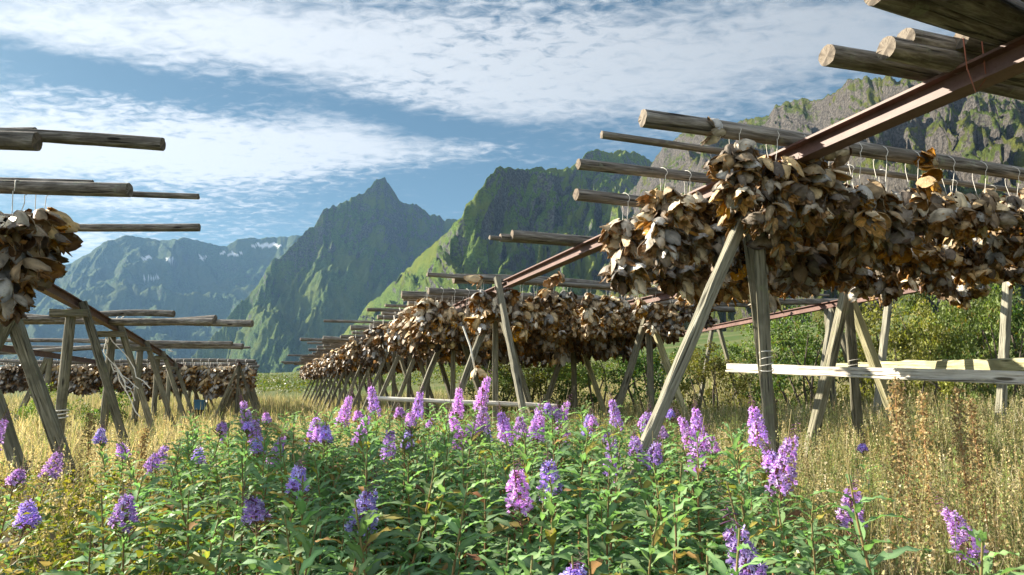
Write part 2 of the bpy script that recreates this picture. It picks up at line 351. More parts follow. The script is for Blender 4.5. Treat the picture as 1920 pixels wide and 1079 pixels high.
# ------------------------------------------------------------------ logs
def log_mesh(L, r, seed, taper=.18, bend=.03):
    g = np.random.default_rng(seed); n = 34; k = 14
    x = np.linspace(0, L, n); th = np.linspace(0, 2*np.pi, k, endpoint=False)
    rad = r*(1 - taper*x/L)[:, None]*(1 + .05*fbm(x[:, None]*1.2+seed, np.cos(th)[None]*1.3+np.sin(th)[None], 3, seed)) + 0*th[None]
    rad *= 1 + .07*np.exp(-((x[:, None]-g.uniform(0, L, 6)[None, :])**2)/.0025).max(1)[:, None]*np.maximum(0, np.cos(th-g.uniform(0, 6)))[None]
    cy = bend*np.sin(x*g.uniform(.4, .9)+g.uniform(0, 6)); cz = bend*np.sin(x*g.uniform(.4, .9)+g.uniform(0, 6)); cy -= cy[0]; cz -= cz[0]
    P = np.stack([np.broadcast_to(x[:, None], rad.shape) + 0*rad, cy[:, None]+rad*np.cos(th), cz[:, None]+rad*np.sin(th)], -1)
    P[0, :, 0] += g.normal(0, .05*r, k); P[0, :, 0] += .1*np.cos(th)*r*g.uniform(-1, 1)
    mb = MB(); mb.add(P.reshape(-1, 3), grid_faces(n, k, True)[:, ::-1])
    for e in (0, -1):
        ring = P[e]; inner = ring.mean(0) + (ring-ring.mean(0))*.86; s = -1 if e == 0 else 1
        inner[:, 0] += s*.03*r
        v = np.concatenate([ring, inner, [inner.mean(0) + np.array([-s*.06*r, 0, 0])]])
        f4 = [[i, (i+1) % k, k+(i+1) % k, k+i] for i in range(k)]; f3 = [[k+i, k+(i+1) % k, 2*k] for i in range(k)]
        if e == -1: f4 = [q[::-1] for q in f4]; f3 = [q[::-1] for q in f3]
        base = mb.n; mb.add(v, f4, None, 1)
        mb.f.append(np.array(f3)+base); mb.m.append(np.full(k, 1))
    me = mb.mesh('log', [M['log'], M['log_end']])
    return me
LOGS = [log_mesh(7.4, .05, 100+i, .18+.07*(i % 3), .018+.022*(i % 3)) for i in range(7)]
logcount = [0]
def log_at(p0, d, r, L, label, group=None, mesh=None):
    me = mesh or LOGS[logcount[0] % len(LOGS)]; logcount[0] += 1
    o = obj('log', me, None, tuple(p0), x_to(d), (L/7.4, r/.05, r/.05))
    tag(o, label, 'log', group); return o

# ------------------------------------------------------------------ bars (posts, struts, beams)
def bar_mesh(L, w, h, seed, mat, rough=.006, round_=False):
    n = max(6, int(L/.12)); k = 12 if round_ else 8
    x = np.linspace(0, L, n)
    if round_:
        th = np.linspace(0, 2*np.pi, k, endpoint=False); cs = np.stack([np.cos(th)*w/2, np.sin(th)*h/2], -1)
    else:
        c = .09*w; cs = np.array([(-w/2, -h/2+c), (-w/2+c, -h/2), (w/2-c, -h/2), (w/2, -h/2+c), (w/2, h/2-c), (w/2-c, h/2), (-w/2+c, h/2), (-w/2, h/2-c)])
    P = np.zeros((n, k, 3)); P[..., 0] = x[:, None]; P[..., 1] = cs[None, :, 0]; P[..., 2] = cs[None, :, 1]
    nn = fbm(x[:, None]*2.5 + seed, np.arange(k)[None]*.7 + seed, 3, seed)
    P[..., 1:] *= 1 + (rough/w*4)*nn[..., None]
    P[..., 1] += .012*np.sin(x*1.1+seed)[:, None]
    mb = MB(); f = grid_faces(n, k, True)[:, ::-1] if round_ else grid_faces(n, k, True)[:, ::-1]
    mb.add(P.reshape(-1, 3), f); mb.add(P[0], [list(range(k))]); mb.add(P[-1], [list(range(k))[::-1]])
    return mb.mesh('bar', mat, smooth=round_)
def bar(name, p0, p1, w, h, mat, parent, seed=0, round_=False, roll=0.0):
    p0 = np.asarray(p0, float); p1 = np.asarray(p1, float); d = p1-p0
    o = obj(name, bar_mesh(float(np.linalg.norm(d)), w, h, seed, mat, round_=round_))
    o.matrix_world = Matrix.Translation(Vector(p0 - (np.array(parent.location) if parent else 0))) @ x_to(d).to_matrix().to_4x4() @ Matrix.Rotation(roll, 4, 'X')
    if parent: o.parent = parent
    return o
def ibeam(name, pts, hgt, wid, parent):
    """steel I section swept along pts (upright web)"""
    e = np.array(parent.location); tf = .013; w2 = wid/2; h2 = hgt/2; tw = .005
    cs = [(-w2, h2), (w2, h2), (w2, h2-tf), (tw, h2-tf), (tw, -h2+tf), (w2, -h2+tf), (w2, -h2), (-w2, -h2), (-w2, -h2+tf), (-tw, -h2+tf), (-tw, h2-tf), (-w2, h2-tf)]
    pts = np.asarray(pts, float); mb = MB(); k = len(cs); rows = []
    for i, p in enumerate(pts):
        d = pts[min(i+1, len(pts)-1)] - pts[max(i-1, 0)]; d = d/np.linalg.norm(d); s = np.cross(d, (0, 0, 1)); s /= np.linalg.norm(s)
        rows.append([p - e + s*c[0] + np.array([0, 0, c[1]]) for c in cs])
    P = np.array(rows); mb.add(P.reshape(-1, 3), grid_faces(len(pts), k, True))
    for q in (P[0], P[-1]):
        for ids in ([0, 1, 2, 11], [10, 3, 4, 9], [5, 6, 7, 8]): mb.add(q[ids], [[0, 1, 2, 3]])
    return obj(name, mb.mesh('steel_beam', M['steel'], smooth=False), parent)

# ------------------------------------------------------------------ racks
ZB = 2.95                     # beam axis height, right racks
def rack(label, pts, hgt, wid, group=None):
    e = empty('drying_rack', (pts[0][0], pts[0][1], 0)); tag(e, label, 'fish rack', group)
    ibeam('steel_beam', pts, hgt, wid, e); return e
def gz(p): return np.array([p[0], p[1], float(ground(p[0], p[1]))-.15])
# front rack, first beam
R1 = rack('rust red steel beam on square timber posts, standing at the edge of the fireweed', [W(u, 2.87 + .022*u - .03, ZB) for u in np.linspace(.6, 8.5, 12)], .105, .11)
J = W(3.45, 2.92, ZB - .055)
bar('post', W(3.45, 2.93, -.15), J, .068, .068, M['post'], R1, 1, roll=R_(70))
bar('strut', gz(W(3.40, 1.25)), J + VD*-.05 + UD*-.06 + [0, 0, -.05], .060, .066, M['pale_post'], R1, 2)
bar('strut', gz(W(4.4, 3.9)), J + UD*.12, .075, .08, M['post'], R1, 3)
# receding front rack behind it
R1b = rack('long rack receding into the valley on many leaning grey timber legs', [W(u, 3.05 + .006*u, ZB - .12*(u-9)/40) for u in np.linspace(8.62, 46, 24)], .11, .10)
top = W(8.75, 2.98, ZB+.12)
bar('brace', W(7.55, 3.0, -.1) + VD*.15, top, .072, .075, M['pale_post'], R1b, 10)
k = 0
for u in (9.25, 11.6, 13.6, 15.6, 17.6, 19.8, 22, 24.2, 26.4, 28.8, 31.2, 33.6, 36, 39, 42, 45.5):
    zb = ZB - .12*(u-9)/40 - .08; a0 = 3.05+.006*u; k += 1; j = rnd.uniform(-.08, .08)
    bar('post', gz(W(u, a0+.02)), W(u, a0+.02, zb), .082, .085, M['post'], R1b, 20+k)
    bar('strut', gz(W(u+j, a0-1.15+j)), W(u-.11, a0-.03, zb-.03), .082, .085, M['pale_post' if k % 3 else 'post'], R1b, 40+k)
    bar('strut', gz(W(u+j+.3, a0+1.1-j)), W(u+.11, a0+.05, zb-.03), .082, .085, M['post'], R1b, 60+k)
# middle and back beams of the wide rack
Rm = rack('middle beam of the wide rack on thick square legs, behind the white rail', [W(u, 5.72, ZB) for u in np.linspace(.6, 12.5, 10)], .11, .10)
k = 0
for u, s in ((5.45, 1), (9.4, 1), (12.2, 1)):
    k += 1
    bar('post', gz(W(u, 5.74)), W(u, 5.72, ZB-.06), .09, .09, M['post'], Rm, 80+k, roll=R_(70))
    bar('strut', gz(W(u-.1, 4.55)), W(u-.12, 5.70, ZB-.08), .085, .085, M['post'], Rm, 90+k)
    bar('strut', gz(W(u+.15, 6.9)), W(u+.12, 5.76, ZB-.08), .085, .085, M['board'], Rm, 95+k)
for u in (2.2,):
    bar('post', gz(W(u, 5.75)), W(u, 5.72, ZB-.06), .08, .08, M['post'], Rm, 99)
Q0 = at_d(1960, 494, 7.4); Q1 = at_d(1300, 622, 17.1)
R2 = rack('back beam of the wide rack in pale red steel, in front of the shrubs', [Q0*(1-s) + Q1*s for s in np.linspace(-.15, 1.5, 12)], .11, .10)
def on2(px): # a point on the back beam seen near image column px
    best = min((np.linspace(-.15, 1.5, 400)), key=lambda s: abs(960 + F*(Q0*(1-s)+Q1*s)[0]/(Q0*(1-s)+Q1*s)[1] - px)); return Q0*(1-best) + Q1*best
k = 0
for px, kind in ((1905, 'l'), (1675, 'l'), (1562, 'l'), (1565, 'r'), (1555, 'p'), (1350, 'r'), (1335, 'l'), (1240, 'p'), (1215, 'r'), (1160, 'p'), (1130, 'l')):
    q = on2(px); k += 1; off = {'l': -.7, 'r': .75, 'p': 0}[kind]
    bar('post' if kind == 'p' else 'strut', gz(q + VD*off*np.array([1, 1, 0])), q + np.array([0, 0, -.06]), .078, .078, M['pale_post' if kind == 'l' else 'post'], R2, 110+k)
# left rack
def zL(u): return float(np.interp(u, [3, 8.6, 11.3, 16, 19, 21, 34], [2.74, 2.64, 2.56, 2.44, 2.36, 2.21, 2.2]))
def aL(u): return -2.2 - .012*max(0, u-10)
L1 = rack('dark steel beam on round timber posts beside the golden grass', [W(u, aL(u), zL(u)) for u in np.linspace(3.2, 32, 20)], .11, .09)
k = 0
for u, sp in ((7.35, 2), (9.75, 1), (12.4, 0), (15.4, 1), (18.2, 0), (21.0, 1), (24.5, 0), (28, 0), (31, 0)):
    k += 1; z = zL(u) - .07; a = aL(u)
    if sp == 2:
        bar('post', gz(W(7.2, a-.75)), W(7.4, a+.12, z-.02), .135, .135, M['post'], L1, 130, True)
        bar('strut', gz(W(7.3, a+1.0)), W(7.5, a-.12, z-.02), .105, .10, M['post'], L1, 131)
        bar('brace', gz(W(6.9, a+.75)), W(7.25, a+.0, 1.55), .10, .09, M['post'], L1, 132)
        continue
    bar('post', gz(W(u-.05, a-.04)), W(u-.05, a-.04, z), .115, .115, M['post'], L1, 140+k, True)
    bar('strut', gz(W(u+.1, a+.98)), W(u+.02, a+.06, z+.1), .10, .095, M['post'], L1, 150+k)
    bar('crosspiece', W(u-.1, a-.24, z-.06), W(u-.1, a+.16, z-.05), .09, .09, M['post'], L1, 160+k)
L2 = rack('second steel beam with slim legs behind the round post', [W(u, -4.6, float(np.interp(u, [3, 9], [2.74, 2.3]))) for u in np.linspace(2.6, 24, 12)], .12, .06)
for k, u in enumerate((9.6, 12.3, 15, 18.5)):
    bar('post', gz(W(u, -4.6)), W(u, -4.6, 2.23), .12, .12, M['post'], L2, 170+k, True)
    bar('strut', gz(W(u, -5.5)), W(u, -4.65, 2.23), .11, .11, M['post'], L2, 180+k)
L3 = rack('far rack of many thin dark legs under the distant fish row', [W(u, -.62, 2.22) for u in np.linspace(20.5, 41, 8)], .10, .08)
for k, u in enumerate(np.arange(21, 41, 1.9)):
    bar('post', gz(W(u, -.62)), W(u, -.62, 2.17), .06, .06, M['post'], L3, 300+k)
    bar('strut', gz(W(u+.1, .25)), W(u+.1, -.6, 2.15), .058, .058, M['post'], L3, 330+k)
    bar('strut', gz(W(u-.1, -1.5)), W(u-.1, -.64, 2.15), .058, .058, M['post'], L3, 360+k)
tag(bar('post', (-3.35, 4.35, -.15), (-3.33, 4.4, 2.68), .11, .11, M['post'], None, 190, True), 'single upright round post cut by the picture edge, beside the big brown fish heads', 'post')
# loose rails
e = empty('rail', tuple(at_d(1366, 690, 7.1))); tag(e, 'bleached white split log rail passing behind the square post', 'rail')
bar('plank', at_d(1366, 688, 7.1), at_d(1990, 709, 4.1), .05, .062, M['white_wood'], e, 201)
bar('plank', at_d(1364, 696, 7.1), at_d(1990, 722, 4.1), .06, .02, M['white_wood'], e, 204)
q_ = at_d(1980, 716, 4.14); bar('stake', gz(q_), q_ + np.array([.06, .06, .06]), .06, .06, M['post'], e, 205)
q_ = at_d(1436, 692, 6.45); bar('stake', gz(q_), q_ + np.array([0, .06, .03]), .05, .05, M['post'], e, 206)
tag(bar('board', at_d(1565, 690, 8.8), at_d(1990, 684, 5.8), .035, .115, M['board'], None, 202), 'long greenish sawn board lying behind the white rail', 'board')
tag(bar('rail', at_d(692, 747, 9.6), at_d(1045, 762, 9.0), .062, .062, M['white_wood'], None, 203, True), 'thin white pole low between rack legs, behind the purple spikes', 'rail')

# ------------------------------------------------------------------ logs on the right racks
ZT = ZB + .054
def end_log(px, py, r, L, label, dz=0.0, yaw=0.0, group=None, slope=0.0):
    p = at_z(px, py, ZT + r + dz); c, s = math.cos(R_(yaw)), math.sin(R_(yaw))
    d = np.array([VD[0]*c - VD[1]*s, VD[0]*s + VD[1]*c, slope])
    return log_at(p, d, r, L, label, group), p, d
LG = {}
LG['D'] = end_log(1205, 222, .050, 7.2, 'thick grey log with cracked end, crossing above the square post, hung with many fish heads')
LG['E'] = end_log(1128, 253, .023, 7.0, 'slim dark pole just behind the thick grey log')
LG['F'] = end_log(1084, 308, .037, 7.3, 'brown grey log whose free end sits above the pale sawn one', 0, -1)
LG['G'] = end_log(1080, 365, .047, 7.0, 'grey log with a pale fresh sawn end, fish heads packed close to it')
LG['C'] = end_log(1550, 104, .048, 6.0, 'single log passing under the stacked ones and over the red beam', 0, 0)
end_log(1662, 90, .050, 5.5, 'lower log of the stack of three cut ends', .0, -2)
end_log(1697, 74, .049, 5.5, 'middle log of the stack of three, cut end facing the sun', .05, -2)
end_log(1802, 72, .045, 5.5, 'short end of the log farthest in of the stack of three', .06, -2)
pz = ZT + .06; pa, pb = at_z(1652, -14, pz), at_z(1893, 72, pz); pd = (pb - pa)/np.linalg.norm(pb - pa); pn = np.array([pd[1], -pd[0], 0.0])
if np.dot(pn, UD) > 0: pn = -pn
for i, (st_, off, z, r, lb) in enumerate(((.02, 0, .0, .055, 'lowest edge log'), (-.12, .075, .075, .05, 'second log from the edge'), (-.05, .125, .0, .055, 'third log from the edge'), (-.2, .2, .08, .055, 'fourth log from the edge'), (-.1, .245, .0, .05, 'innermost log'), (-.15, .32, .07, .055, 'topmost log'), (-.1, .37, .0, .055, 'dark back log'))):
    log_at(pa + pd*(st_ - .05) + pn*off + np.array([0, 0, z]), pd, r, 5.0, lb + ' of the shaded pile overhead, seen from below', mesh=LOGS[i])
end_log(960, 441, .050, 7.0, 'thicker bare log of the trio resting on the red beam', .0, 0)
end_log(938, 446, .040, 7.0, 'middle bare log of the trio resting on the red beam', -.01, 0)
end_log(918, 446, .022, 7.0, 'thinnest bare log of the trio resting on the red beam', 0, 0)
LG['I'] = end_log(850, 523, .070, 7.0, 'thick grey log at the end of the red beam with one fish head on top')
end_log(801, 515, .03, 7.0, 'thin pole sticking out past the thick log at the beam end', .06)
FAR = []
for i, (px, py, r, lb) in enumerate(((803, 546, .055, 'log stepping down next after the thick beam end log'), (753, 553, .065, 'long log with squared end above the packed fish heads'), (756, 560, .04, 'slim log tucked under the long squared one'), (765, 568, .06, 'blunt log hung with several white cords'), (722, 573, .03, 'thin dark pole beside the blunt corded log'), (688, 581, .035, 'slender grey pole reaching out past its neighbours'), (716, 587, .04, 'grey pole just under the slender one'), (708, 595, .05, 'log above the longest thin pole'), (607, 602, .032, 'longest thin pole reaching far out over the valley'), (696, 608, .055, 'stub ended log under the longest thin pole'), (657, 615, .07, 'broad log end above a double stack'), (660, 624, .05, 'log below the broad log end'))):
    FAR.append(end_log(px, py, r, 6.5, lb))
u = 20.5
while u < 46:
    a = 2.1 + rnd.uniform(-.45, .3) - (.7 if rnd.random() < .2 else 0); r = rnd.uniform(.04, .065)
    z = ZT - .12*(u-9)/40 + r
    FAR.append((log_at(W(u, a, z), VD, r, 6.0, 'weathered log far along the long receding rack', 'logs along the far part of the receding rack'), W(u, a, z), VD)); u += rnd.uniform(.55, .95)
# left logs
log_pts = [((2, 262), (70, 266), .050, .0, 2.88, 'short thick log of the upper pair with squared end'), ((0, 256), (306, 271), .036, .0, 2.90, 'long thin log of the upper pair reaching over the clouds'), ((0, 247), (66, 249), .03, .05, 2.92, 'thin pole lying behind the upper pair'),
           ((0, 340), (174, 346), .030, .05, 2.90, 'short log on top of the middle stack, twine knotted round it'), ((0, 354), (243, 357), .046, 0, 2.85, 'thick log of the middle stack with clean cut end'), ((120, 362), (372, 369), .020, 0, 2.86, 'thin pole extending past the middle stack'),
           ((0, 414), (107, 416), .04, .02, 2.86, 'dark stub just behind the brown fish heads'), ((40, 424), (374, 427), .032, 0, 2.84, 'straight log alone below the middle stack')]
for (x0, y0), (x1, y1), r, dz, z, lb in log_pts:
    p1 = at_z(x1, y1, z+dz); dd = p1[1]; p0 = at_d(x0, y0, dd - .02*(x1-x0)/100)
    d = p0 - p1; d /= np.linalg.norm(d); log_at(p1, d, r, 4.0, lb)
for (x0, y0), (x1, y1), r, z, lb in (((0, 592), (326, 589), .05, 2.66, 'top log of the tied bundle across the dark beam'), ((0, 597), (404, 598), .06, 2.62, 'bundled log tied with white cord, second from top'), ((0, 602), (400, 603), .05, 2.56, 'bundled log in the middle of the tied bundle'), ((0, 606), (473, 607), .055, 2.55, 'long tapering log at the bottom of the tied bundle'),
                                     ((0, 646), (435, 645), .055, 2.52, 'upper log of the lower bundle beyond the tied one'), ((0, 652), (455, 650), .07, 2.50, 'thick lower log of the bundle beyond the tied one'), ((0, 650), (469, 652), .03, 2.52, 'thin pole of the bundle beyond the tied one')):
    p1 = at_z(x1, y1, z); p0 = at_d(x0, y0, p1[1] + .15)
    d = p0 - p1; L = np.linalg.norm(d)*1.15; d /= np.linalg.norm(d); log_at(p1, d, r, L, lb)

# ------------------------------------------------------------------ dried fish heads
def shell(L, Wd, cup, curl, g, nu=7, nv=5, rag=.06, thick=.003, outer=(.4, .36, .3), inner=(.22, .12, .06), pw=.62):
    s = np.linspace(0, 1, nu)[:, None]; w = np.linspace(-1, 1, nv)[None]
    wid = Wd*np.clip(1 - np.abs(2*np.clip(s, .015, .99)**.85 - 1)**2.4, .02, 1)**.44
    x = L*s*(1 + rag*g.normal(0, .5, (1, nv))*s) + 0*w; y = wid*w*(1+.08*g.normal(0, 1, (nu, 1)))
    z = cup*Wd*(1 - w**2)*np.sin(np.pi*np.clip(s, 0, 1)**.8) + curl*L*s**2 + .03*L*g.normal(0, 1, (nu, nv))*s
    P = np.stack([x, y, z], -1); n = np.cross(np.gradient(P, axis=0), np.gradient(P, axis=1)); n /= np.linalg.norm(n, axis=-1, keepdims=True)+1e-9
    n *= np.where(n[..., 2:3] < 0, -1, 1)
    v = np.concatenate([P.reshape(-1, 3) + 0*n.reshape(-1, 3), (P - n*thick).reshape(-1, 3)]); f = grid_faces(nu, nv)
    jit = 1 + .25*g.normal(0, 1, (nu*nv, 1))
    edge = np.clip((np.abs(w)+0*s)**4 + (s+0*w)**6, 0, 1).reshape(-1, 1)
    co = np.array(outer)*np.clip(jit, .5, 1.5)*(1-edge*.35); ci = np.array(inner)*np.clip(jit, .5, 1.5)
    nn = nu*nv
    bd = list(range(nv)) + [i*nv+nv-1 for i in range(1, nu)] + [(nu-1)*nv+j for j in range(nv-2, -1, -1)] + [i*nv for i in range(nu-2, 0, -1)]
    rim = [[bd[i], bd[(i+1) % len(bd)], bd[(i+1) % len(bd)]+nn, bd[i]+nn] for i in range(len(bd))]
    return v, np.concatenate([f, f[:, ::-1]+nn, rim]), np.concatenate([co, ci])
TONES = [((.78, .70, .56), (.50, .32, .17)), ((.70, .55, .36), (.50, .30, .14)), ((.58, .57, .54), (.28, .20, .12)), ((.44, .34, .23), (.34, .20, .10)), ((.74, .60, .40), (.56, .34, .15)), ((.27, .23, .19), (.18, .12, .075))]
def head_geo(seed, lod=0):
    g = np.random.default_rng(seed); mb = MB(); oc, ic = TONES[seed % len(TONES)]
    nu, nv = (7, 5) if lod == 0 else (4, 3)
    def put(sh, R, o): v, f, c = sh; mb.add(v@R.T + np.array(o), f, c)
    op = R_(g.uniform(14, 46))
    for s in (1, -1):                     # cheek and gill plates, splayed
        put(shell(g.uniform(.12, .165), g.uniform(.043, .06), .75, g.uniform(-.05, .2), g, nu, nv, outer=oc, inner=ic),
            rotm(0, 0, s*op)@rotm(R_(-90)*s + g.normal(0, .15), 0, 0)@rotm(0, R_(g.uniform(-8, 12)), 0), (.02, s*.008, 0))
        put(shell(g.uniform(.07, .10), .032, .5, .35, g, nu, nv, .3, outer=ic, inner=ic), rotm(0, R_(g.uniform(10, 40)), s*op*1.25)@rotm(R_(-90)*s, 0, 0), (.07, s*.025, -.015))
    put(shell(g.uniform(.14, .18), .040, .7, -.10, g, nu, nv, .12, outer=tuple(x*.85 for x in oc), inner=ic), rotm(0, R_(-8), 0), (0, 0, .022))       # skull roof
    put(shell(g.uniform(.10, .14), .026, .45, .1, g, nu, nv, .1, outer=(.42, .37, .28), inner=ic), rotm(R_(180), 0, 0)@rotm(0, R_(-g.uniform(18, 50)), 0), (.0, 0, -.012))  # lower jaw
    if lod == 0:
        for s in (1, -1):                 # eye sockets
            th = np.linspace(0, 2*np.pi, 7, endpoint=False); c = np.array([.055, 0, .022]); d = np.array([math.sin(op)*-.2, s, .35]); c = c + np.array([0, s*(.036+.01*math.sin(op)), 0])
            ring = np.stack([c + .0145*np.array([math.cos(q), 0, math.sin(q)]) for q in th]); mid = c + np.array([0, s*.006, .0])
            mb.add(np.concatenate([ring, [mid]]), [[i, (i+1) % 7, 7] for i in range(7)], (.03, .02, .015))
        for k in range(3):                # torn flaps at the cut
            put(shell(g.uniform(.05, .08), .018, .4, g.uniform(-.5, .5), g, 5, 3, .4, outer=(.36, .22, .11), inner=ic), rotm(g.uniform(-1.5, 1.5), R_(g.uniform(-40, 40)), R_(g.uniform(-35, 35))), (.11, g.uniform(-.03, .03), g.uniform(-.01, .02)))
    return mb
HEADS = [head_geo(i) for i in range(12)]
HEAD_ME = [h.mesh('fish_head', M['fish']) for h in HEADS]
LOWH = [head_geo(i, 1) for i in range(12)]
def cord_mesh(r_log, drop, seed):
    mb = MB(); g = np.random.default_rng(seed); th = np.linspace(-.5, math.pi+.5, 9)
    rr = r_log + .006
    tube(mb, np.stack([.012*np.cos(th*2), rr*np.cos(th), rr*np.sin(th)], -1), .0022, 5)
    for s in (1, -1):
        tube(mb, [(0, s*rr*.88, -rr*.45), (g.normal(0, .003), s*rr*.85, -rr*1.3), (g.normal(0, .004), s*rr*.55, -.16), (0, s*.012, -.30), (0, s*.004, -drop-.02)], .0021, 5)
    return mb.mesh('cord', M['twine'])
def string_layout(g, n, drop, big=1.0, start=.12):
    out = []
    for i in range(n):
        s = (i + g.uniform(-.3, .3))/max(1, n-1); z = -start - s*(drop-start)
        az = i*2.4 + g.uniform(-.7, .7); pit = R_(g.uniform(18, 82)); roll = g.uniform(-1.2, 1.2)
        rad = g.uniform(-.01, .05)
        Rm_ = rotm(0, 0, az)@rotm(0, pit, 0)@rotm(roll, 0, 0)
        out.append((np.array([rad*math.cos(az), rad*math.sin(az), z]), Rm_, g.uniform(.74, 1.08)*big, int(g.integers(0, 12))))
    return out
PROTO = []; SIMPLE = []; LOWS = []
for i in range(8):
    g = np.random.default_rng(500+i); drop = (.42, .46, .50, .54, .46, .38, .60, .53)[i]; st_ = (.06, .10, .1, .13, .20, .17, .22, .20)[i]
    PROTO.append((string_layout(g, int((drop-st_)*42)+5, drop, 1.05, st_), cord_mesh(.05, drop, i), drop))
for i in range(8):
    g = np.random.default_rng(600+i); drop = .44 + .028*i; mb = MB()
    for p, Rq, s, k in string_layout(g, int(drop*38), drop, 1.05):
        h = LOWH[k]; mb.replicate(np.concatenate(h.v), np.concatenate(h.f), (Rq*s)[None], p[None], np.concatenate(h.c)[None])
    LOWS.append((np.concatenate(mb.v), np.concatenate(mb.f), np.concatenate(mb.c)))
    th = np.linspace(-.5, math.pi+.5, 8); tube(mb, np.stack([0*th, .056*np.cos(th), .056*np.sin(th)], -1), .004, 4, (.9, .9, .85)); tube(mb, [(0, .05, -.03), (0, .01, -.14)], .004, 4, (.9, .9, .85)); tube(mb, [(0, -.05, -.03), (0, -.01, -.14)], .004, 4, (.9, .9, .85))
    SIMPLE.append(mb.mesh('dried_fish_string', M['fish']))
ORD = 'first second third fourth fifth sixth seventh eighth ninth tenth eleventh twelfth thirteenth fourteenth fifteenth sixteenth seventeenth eighteenth nineteenth twentieth'.split() + ['twenty-' + x for x in 'first second third fourth fifth sixth seventh eighth ninth'.split()] + ['thirtieth'] + ['thirty-' + x for x in 'first second third fourth fifth sixth seventh eighth ninth'.split()]
nstr = [0]
CORDS = {}
def string_full(p, yaw, label, seed, sc=1.0, group='strings of dried fish heads on the racks', rl=.05):
    pi_ = seed % len(PROTO); lay, _, drop = PROTO[pi_]; ck = (pi_, round(rl/sc, 3))
    if ck not in CORDS: CORDS[ck] = cord_mesh(ck[1], drop, pi_)
    cm = CORDS[ck]
    e = empty('dried_fish_string', tuple(p), yaw); e.scale = (sc, sc, sc); tag(e, label, 'fish heads', group)
    obj('cord', cm, e); g = np.random.default_rng(seed*31+5); tw = g.uniform(0, 6.28)
    for q, Rq, s, k in lay:
        Rz = rotm(0, 0, tw); o = obj('fish_head', HEAD_ME[(k + seed) % 12], e, tuple(Rz@q), Matrix(Rz@Rq).to_euler(), (s, s, s))
    nstr[0] += 1; return e
def string_simple(p, yaw, label, seed, sc=1.0, group='strings of dried fish heads on the racks'):
    o = obj('dried_fish_string', SIMPLE[seed % len(SIMPLE)], None, tuple(p), (0, 0, yaw + (0 if rnd.random() < .5 else math.pi)), (sc, sc, sc*rnd.uniform(.85, 1.1)))
    tag(o, label, 'fish heads', group); nstr[0] += 1; return o
sd = 0
RADII = {'D': .047, 'E': .022, 'F': .035, 'G': .045, 'I': .066}
def dress(key, a0, a1, step, phrase, full=True, sc=1.0, pick_=None):
    """hang strings from a log between lateral positions a0 and a1"""
    global sd
    _, p, d = LG[key] if isinstance(key, str) else key
    d = np.array(d)/np.linalg.norm(d); yaw = math.atan2(d[1], d[0]); _, ap = uv_of(p); k = 0; a = a0
    while a < a1:
        s = (a - ap); q = p + d*s; sd += 1
        lb = f'dried fish head string, {ORD[k]} on the {phrase}'
        sn = (sd if pick_ is None else pick_[min(k, len(pick_)-1)] if k < 3 else rnd.choice(pick_[3:]) + 8*sd)
        if full: string_full(q, yaw, lb, sn, sc*rnd.uniform(.86, 1.12)*(1 if a < 4 else .86), rl=RADII.get(key if isinstance(key, str) else '', .055))
        else: string_simple(q, yaw, lb, sn, sc*rnd.uniform(.9, 1.1))
        k += 1; a += step*rnd.uniform(.82, 1.18)*(1.25 if a > 3.6 else 1.0)
dress('D', 2.50, 6.6, .23, 'thick grey log above the square post', True, 1.0, [0, 1, 0, 4, 5, 4, 7, 5])
dress('E', 2.75, 6.4, .27, 'slim dark pole behind the thick log', True, 1.0, [0, 1, 1, 4, 5, 2, 7])
dress('F', 2.52, 6.3, .22, 'brown grey log with the higher end', True, 1.05, [2, 3, 2, 6, 3, 7, 2])
dress('G', 2.62, 6.6, .215, 'log with the pale sawn end', True, 1.12, [3, 2, 3, 6, 3, 7, 3])
dress('I', 2.86, 6.7, .22, 'thick log at the end of the red beam', True, 1.15)
for i, ph in enumerate(('log after the beam end', 'long squared log', 'slim tucked log', 'blunt corded log', 'thin dark pole', 'slender outreaching pole', 'grey pole under the slender one', 'log above the longest pole', 'longest thin pole over the valley', 'stub ended log', 'broad log end', 'log below the broad end')):
    dress(FAR[i], 2.45 + rnd.uniform(-.12, .12), 6.5 if i < 2 else 5.2 if i < 4 else 3.9, .22, ph, i < 2, 1.2)
# left: close string and the far row
for i, (px, py, d, sc, lb) in enumerate(((-14, 352, 4.25, 1.22, 'string of big brown fish heads cut off by the picture edge by the single post'), (36, 355, 4.2, 1.25, 'thick string of big weathered fish heads hanging beside the dark beam'), (78, 357, 4.45, 1.12, 'string of big fish heads with one head sticking out above the dark log stub'))):
    string_full(at_d(px, py, d), 0.0, lb, (2, 3, 1)[i], sc)
row_far = []
for j, (x0, y0, x1, y1, d) in enumerate(((-40, 675, 478, 678, 20.0), (-40, 679, 481, 682, 21.6), (0, 684, 486, 687, 23.2))):
    p1 = at_d(x1, y1, d); p0 = at_d(x0, y0, d+.3); dd = p0-p1; L = float(np.linalg.norm(dd)); dd /= L
    log_at(p1, dd, .055, L, ['near log of the far fish row beyond the golden grass', 'middle log of the far fish row beyond the golden grass', 'hindmost long log of the far fish row beyond the golden grass'][j])
    s = .25; k = 0
    while s < L:
        q = p1 + dd*s; s += rnd.uniform(.23, .31); k += 1; sd += 1
        
        if nstr[0] < 298: string_simple(q, math.atan2(dd[1], dd[0]), 'string of greyish dried fish heads in the far row beyond the golden grass', sd, rnd.uniform(1.25, 1.5), 'fish head strings of the far row')
        else: row_far.append((q, 1.2))
